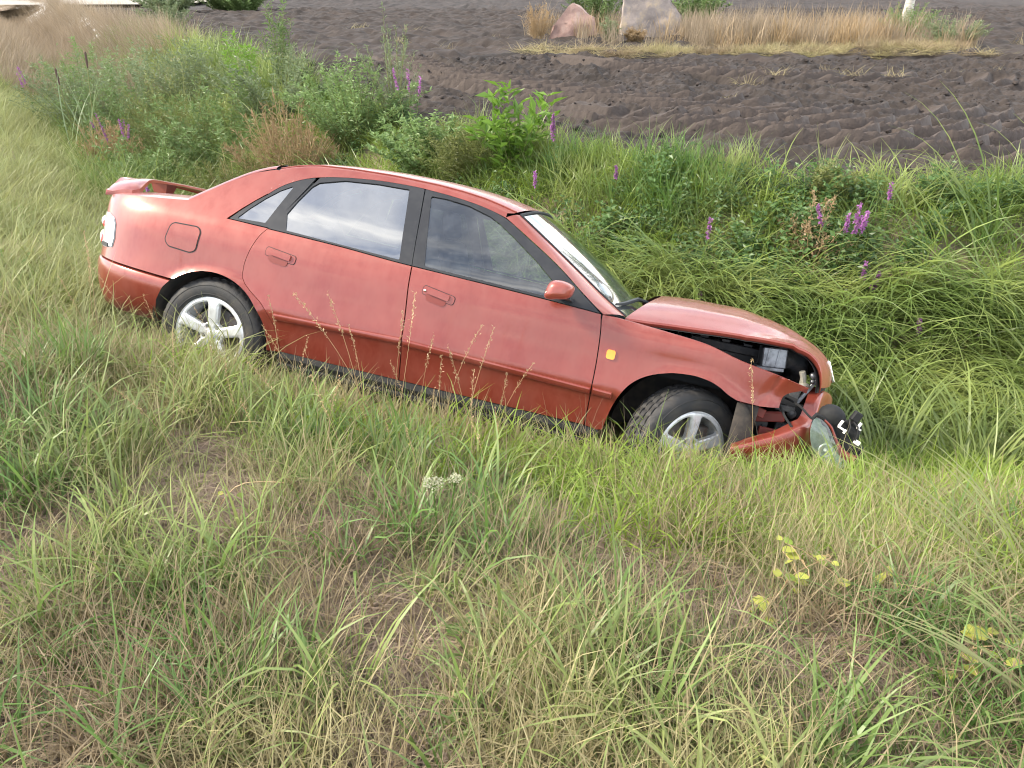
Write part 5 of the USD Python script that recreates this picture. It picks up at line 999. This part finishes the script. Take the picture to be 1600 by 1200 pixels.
def fs(box_, n, seed, prob): 
    r = np.random.default_rng(seed); x = r.uniform(box_[0], box_[1], n); y = r.uniform(box_[2], box_[3], n); k = r.uniform(0, 1, n) < np.clip(prob(x, y), 0, 1); x, y = x[k], y[k]
    return np.stack([x, y, field_z(x, y, False)], 1)
isl = lambda x, y, x0, x1, y0, y1: np.clip(np.minimum(np.minimum(x - x0, x1 - x), np.minimum(y - y0, y1 - y)) / .8, 0, 1)
scatter('island_grass', 'tall dry tan grass and weeds growing round the boulders in the field', 'grass', [blades(36, 600 + k, (.35, 1.0), (.007, .014), .25, (2, 16), (4, 40), 5, kink=.15) for k in range(4)], 'tan_grass', fs((.2, 12.5, 20.6, 27.5), 1500, 5, lambda x, y: isl(x, y, .3, 12.3, 21.3, 27.8) * np.where(x < 4.9, .04 + .4 * (y > 26.4), .06 + .62 * mask(x, y, .8, 14, .45, .60))), 6, scale=(.65, 1.15), tilt=0)
scatter('island_weeds', 'thin rusty brown dead weeds mixed into the grass of the stone island', 'weeds', [blades(30, 610 + k, (.4, 1.1), (.008, .016), .22, (2, 26), (4, 50), 5, kink=.3) for k in range(3)], 'brown_leaf', fs((.2, 12.5, 21.0, 27.5), 700, 15, lambda x, y: isl(x, y, .3, 12.3, 21.0, 27.8) * np.where(x < 4.9, .06 + .4 * (y > 26.4), mask(x, y, .7, 16, .42, .58))), 16, scale=(.6, 1.1), tilt=0)
scatter('straw_stubble', 'row of short pale straw stubble along the front of the stone island', 'stubble', [blades(34, 620 + k, (.10, .24), (.006, .010), .14, (0, 22), (0, 12), 2) for k in range(3)], 'straw', fs((3.2, 11.4, 20.0, 21.0), 520, 7, lambda x, y: isl(x, y, 3, 11.6, 19.9, 21.1)), 8, tilt=0)
scatter('loose_straw', 'loose flattened straw spread round the front of the stone island', 'straw', [blades(60, 630 + k, (.25, .6), (.006, .011), .3, (55, 88), (0, 30), 4, flat=62) for k in range(3)], 'straw', fs((.2, 12.5, 18.7, 24.5), 900, 9, lambda x, y: isl(x, y, .2, 11.5, 19.0, 22.6) * np.clip(mask(x, y, .5, 10, .40, .55) + (x < 4.3) * (y < 21) * .8, 0, 1)), 10, tilt=0)
shrub('island_bush', 'teal green bush between the two boulders', 'bush', 2.9, 28.5, 31, 1.9, 1.3, 'mid_green_leaf', zf=lambda x, y: field_z(x, y, False), stems=60, leaves=80, L=.10, W=.04)
shrub('island_bush', 'dark green bush right of the grey boulder', 'bush', 6.2, 28.6, 32, 1.9, 1.1, 'mid_green_leaf', zf=lambda x, y: field_z(x, y, False), stems=60, leaves=80, L=.10, W=.04)
shrub('island_bush', 'grey-green low bush at the right end of the stone island', 'bush', 11.7, 22.4, 33, .95, 1.0, 'grey_green_leaf', zf=lambda x, y: field_z(x, y, False), stems=70, leaves=60, L=.08, W=.02)
shrub('island_bush', 'taller green bush in the dry grass in front of the pale birch trunk', 'bush', 11.45, 24.5, 38, 1.2, .9, 'mid_green_leaf', zf=lambda x, y: field_z(x, y, False), stems=60, leaves=60, L=.08, W=.02)
shrub('island_weed', 'green weed standing before the gap between the boulders', 'weed', 2.75, 23.6, 34, .7, .28, 'grey_green_leaf', zf=lambda x, y: field_z(x, y, False), stems=18, leaves=50, L=.08, W=.03)
shrub('dry_weed', 'rusty brown dry weed at the foot of the grey boulder', 'dry weed', 3.45, 23.6, 35, .5, .35, 'brown_leaf', zf=lambda x, y: field_z(x, y, False), stems=40, leaves=50, L=.08, W=.02, stem_m='dry_stem')
shrub('dry_weed', 'pale dry weed standing left of the pink boulder', 'dry weed', .75, 24.6, 36, 1.1, .5, 'brown_leaf', zf=lambda x, y: field_z(x, y, False), stems=40, leaves=30, L=.10, W=.012, up=1.8, stem_m='dry_stem')
# pale trunk beyond the island
usdkit.material(stage, '/World/Looks/birch_bark', {'tc': ('texture_coordinate', {}), 'm': ('mapping', {'scale': (2, 2, 9)}), 'n': ('noise_texture', {'scale': 2.5, 'detail': 4.0}), 'r': ('rgb_ramp', {'ramp': [(.34, (.10, .09, .08)), (.42, (.40, .37, .31)), (.8, (.50, .47, .40))]}), 'p': ('principled_bsdf', {'roughness': .7})}, [('tc.object', 'm.vector'), ('m.vector', 'n.vector'), ('n.fac', 'r.fac'), ('r.color', 'p.base_color')], surface='p.BSDF')
bt = thing('birch_tree', 'pale trunk of a lone birch standing behind the dry grass of the island', 'tree', loc=(15.3, 33.0, -.1))
obj('trunk', tube([(0, 0, 0), (.03, 0, 1.2), (-.05, .05, 3), (.05, 0, 5.5), (0, .1, 8)], [.19, .16, .14, .10, .03], 10), 'birch_bark', bt, smooth=True)
f_, s_ = shrub_mesh(40, 5.2, 1.7, stems=70, leaves=60, L=.10, W=.06, bare=.3, wob=.25); obj('crown', (f_[0] + [0, 0, 3.2], f_[1]), 'mid_green_leaf', bt, smooth=False); obj('limbs', (s_[0] + [0, 0, 3.2], s_[1]), 'dry_stem', bt, smooth=True)
# clumps of straw turned up in the soil
SPOT = [(4.19, 14.4, 1.0), (4.7, 14.6, .8), (3.09, 11.85, .7), (6.00, 14.5, .9), (6.6, 14.2, .8), (6.09, 16.0, .6), (7.93, 15.0, .7), (8.6, 14.7, .8), (-1.68, 21.9, 1.1), (-5.5, 30.2, 1.4), (1.01, 22.0, .9), (-.39, 25.4, 1.2), (-3.46, 28.4, 1.3), (5.2, 13.2, .5), (-3.1, 23.5, 1.1), (13.6, 22.3, 1.4)]
for k, (x, y, s) in enumerate(SPOT):
    obj('straw_clump', (lambda b: (b[0] * s + [x, y, float(field_z(np.array(x), np.array(y), y < 18.4))], b[1]))(blades(46, 640 + k, (.12, .34), (.006, .010), .26, (25, 88), (0, 50), 3)), 'straw', smooth=False, label='pale clump of straw turned up in the dark ploughed soil', cat='straw', group='straw clumps on the ploughed field')
# clods
def clod_protos():
    return [blob((0, 0, 0), (.5, .42, .34), 2, 50 + k, .6, 1.9) for k in range(4)]
def clods(name, label, box_, n, seed, sc):
    r = np.random.default_rng(seed); x = r.uniform(box_[0], box_[1], n); y = box_[2] + (box_[3] - box_[2]) * r.uniform(0, 1, n) ** 1.6; d = ditch_d(x, y); zf = field_z(x, y, True); k = (d > 2.45) & in_view(x, y, zf, .2)
    for c, t, s, tree in TRK: k &= tree.query(np.stack([x, y], 1))[0] > .30
    k &= r.uniform(0, 1, n) < .35 + .65 * mask(x, y, .8, seed, .42, .6)
    P = np.stack([x, y, zf], 1)[k]; s = np.exp(r.normal(math.log(sc), .5, len(P))); P[:, 2] += s * .06
    pi = UsdGeom.PointInstancer.Define(stage, '/World/' + name); tag(pi, label, 'soil clods', kind='stuff'); paths = [usdkit.mesh(stage, '/World/%s/clod_%03d' % (name, i + 1), m, mat('clod_soil'), smooth=True).GetPath() for i, m in enumerate(clod_protos())]
    pi.CreatePrototypesRel().SetTargets(paths); pi.CreateProtoIndicesAttr(Vt.IntArray.FromNumpy(r.integers(0, 4, len(P)).astype(np.int32))); pi.CreatePositionsAttr(Vt.Vec3fArray.FromNumpy(P.astype(np.float32))); pi.CreateScalesAttr(Vt.Vec3fArray.FromNumpy(np.stack([s, s, s], 1).astype(np.float32)))
    a = r.uniform(0, 3.14, len(P)); pi.CreateOrientationsAttr(Vt.QuathArray([Gf.Quath(math.cos(q), 0, 0, math.sin(q)) for q in a]))
clods('soil_clods', 'dark clods of earth lying over the ploughed field', (-5, 14, 6.3, 18.3), 5200, 3, .042)
# far left: road edge, bushes
simple('pale_road', (.27, .24, .20), .9)
X, Yg = np.meshgrid(np.linspace(-70, -20, 30), np.linspace(50, 60, 5), indexing='ij'); obj('dirt_road', grid(np.stack([X, Yg + .12 * (X + 30), 0 * X + .10], -1)), 'pale_road', kind='structure')
gz = lambda x, y: np.array(-.25)
shrub('roadside_bush', 'grey-green willow bush at the top left edge of the picture', 'bush', -17.6, 44, 51, 1.7, 2.0, 'grey_green_leaf', zf=gz, stems=90, leaves=90, bare=.0, L=.16, W=.05)
shrub('roadside_bush', 'green bush at the top of the picture left of the furrows', 'bush', -14.2, 45, 52, 1.8, 1.8, 'mid_green_leaf', zf=gz, stems=90, leaves=90, bare=.0, L=.16, W=.06)
shrub('roadside_bush', 'rightmost teal bush of the far roadside row', 'bush', -16.0, 47.5, 53, 1.9, 1.6, 'mid_green_leaf', zf=gz, stems=90, leaves=90, bare=.0, L=.16, W=.06)
shrub('roadside_bush', 'small thin bush where the ditch meets the furrows far off', 'bush', -11.6, 28.5, 54, 1.3, 1.0, 'grey_green_leaf', zf=gz, stems=50, leaves=60, L=.10, W=.03)
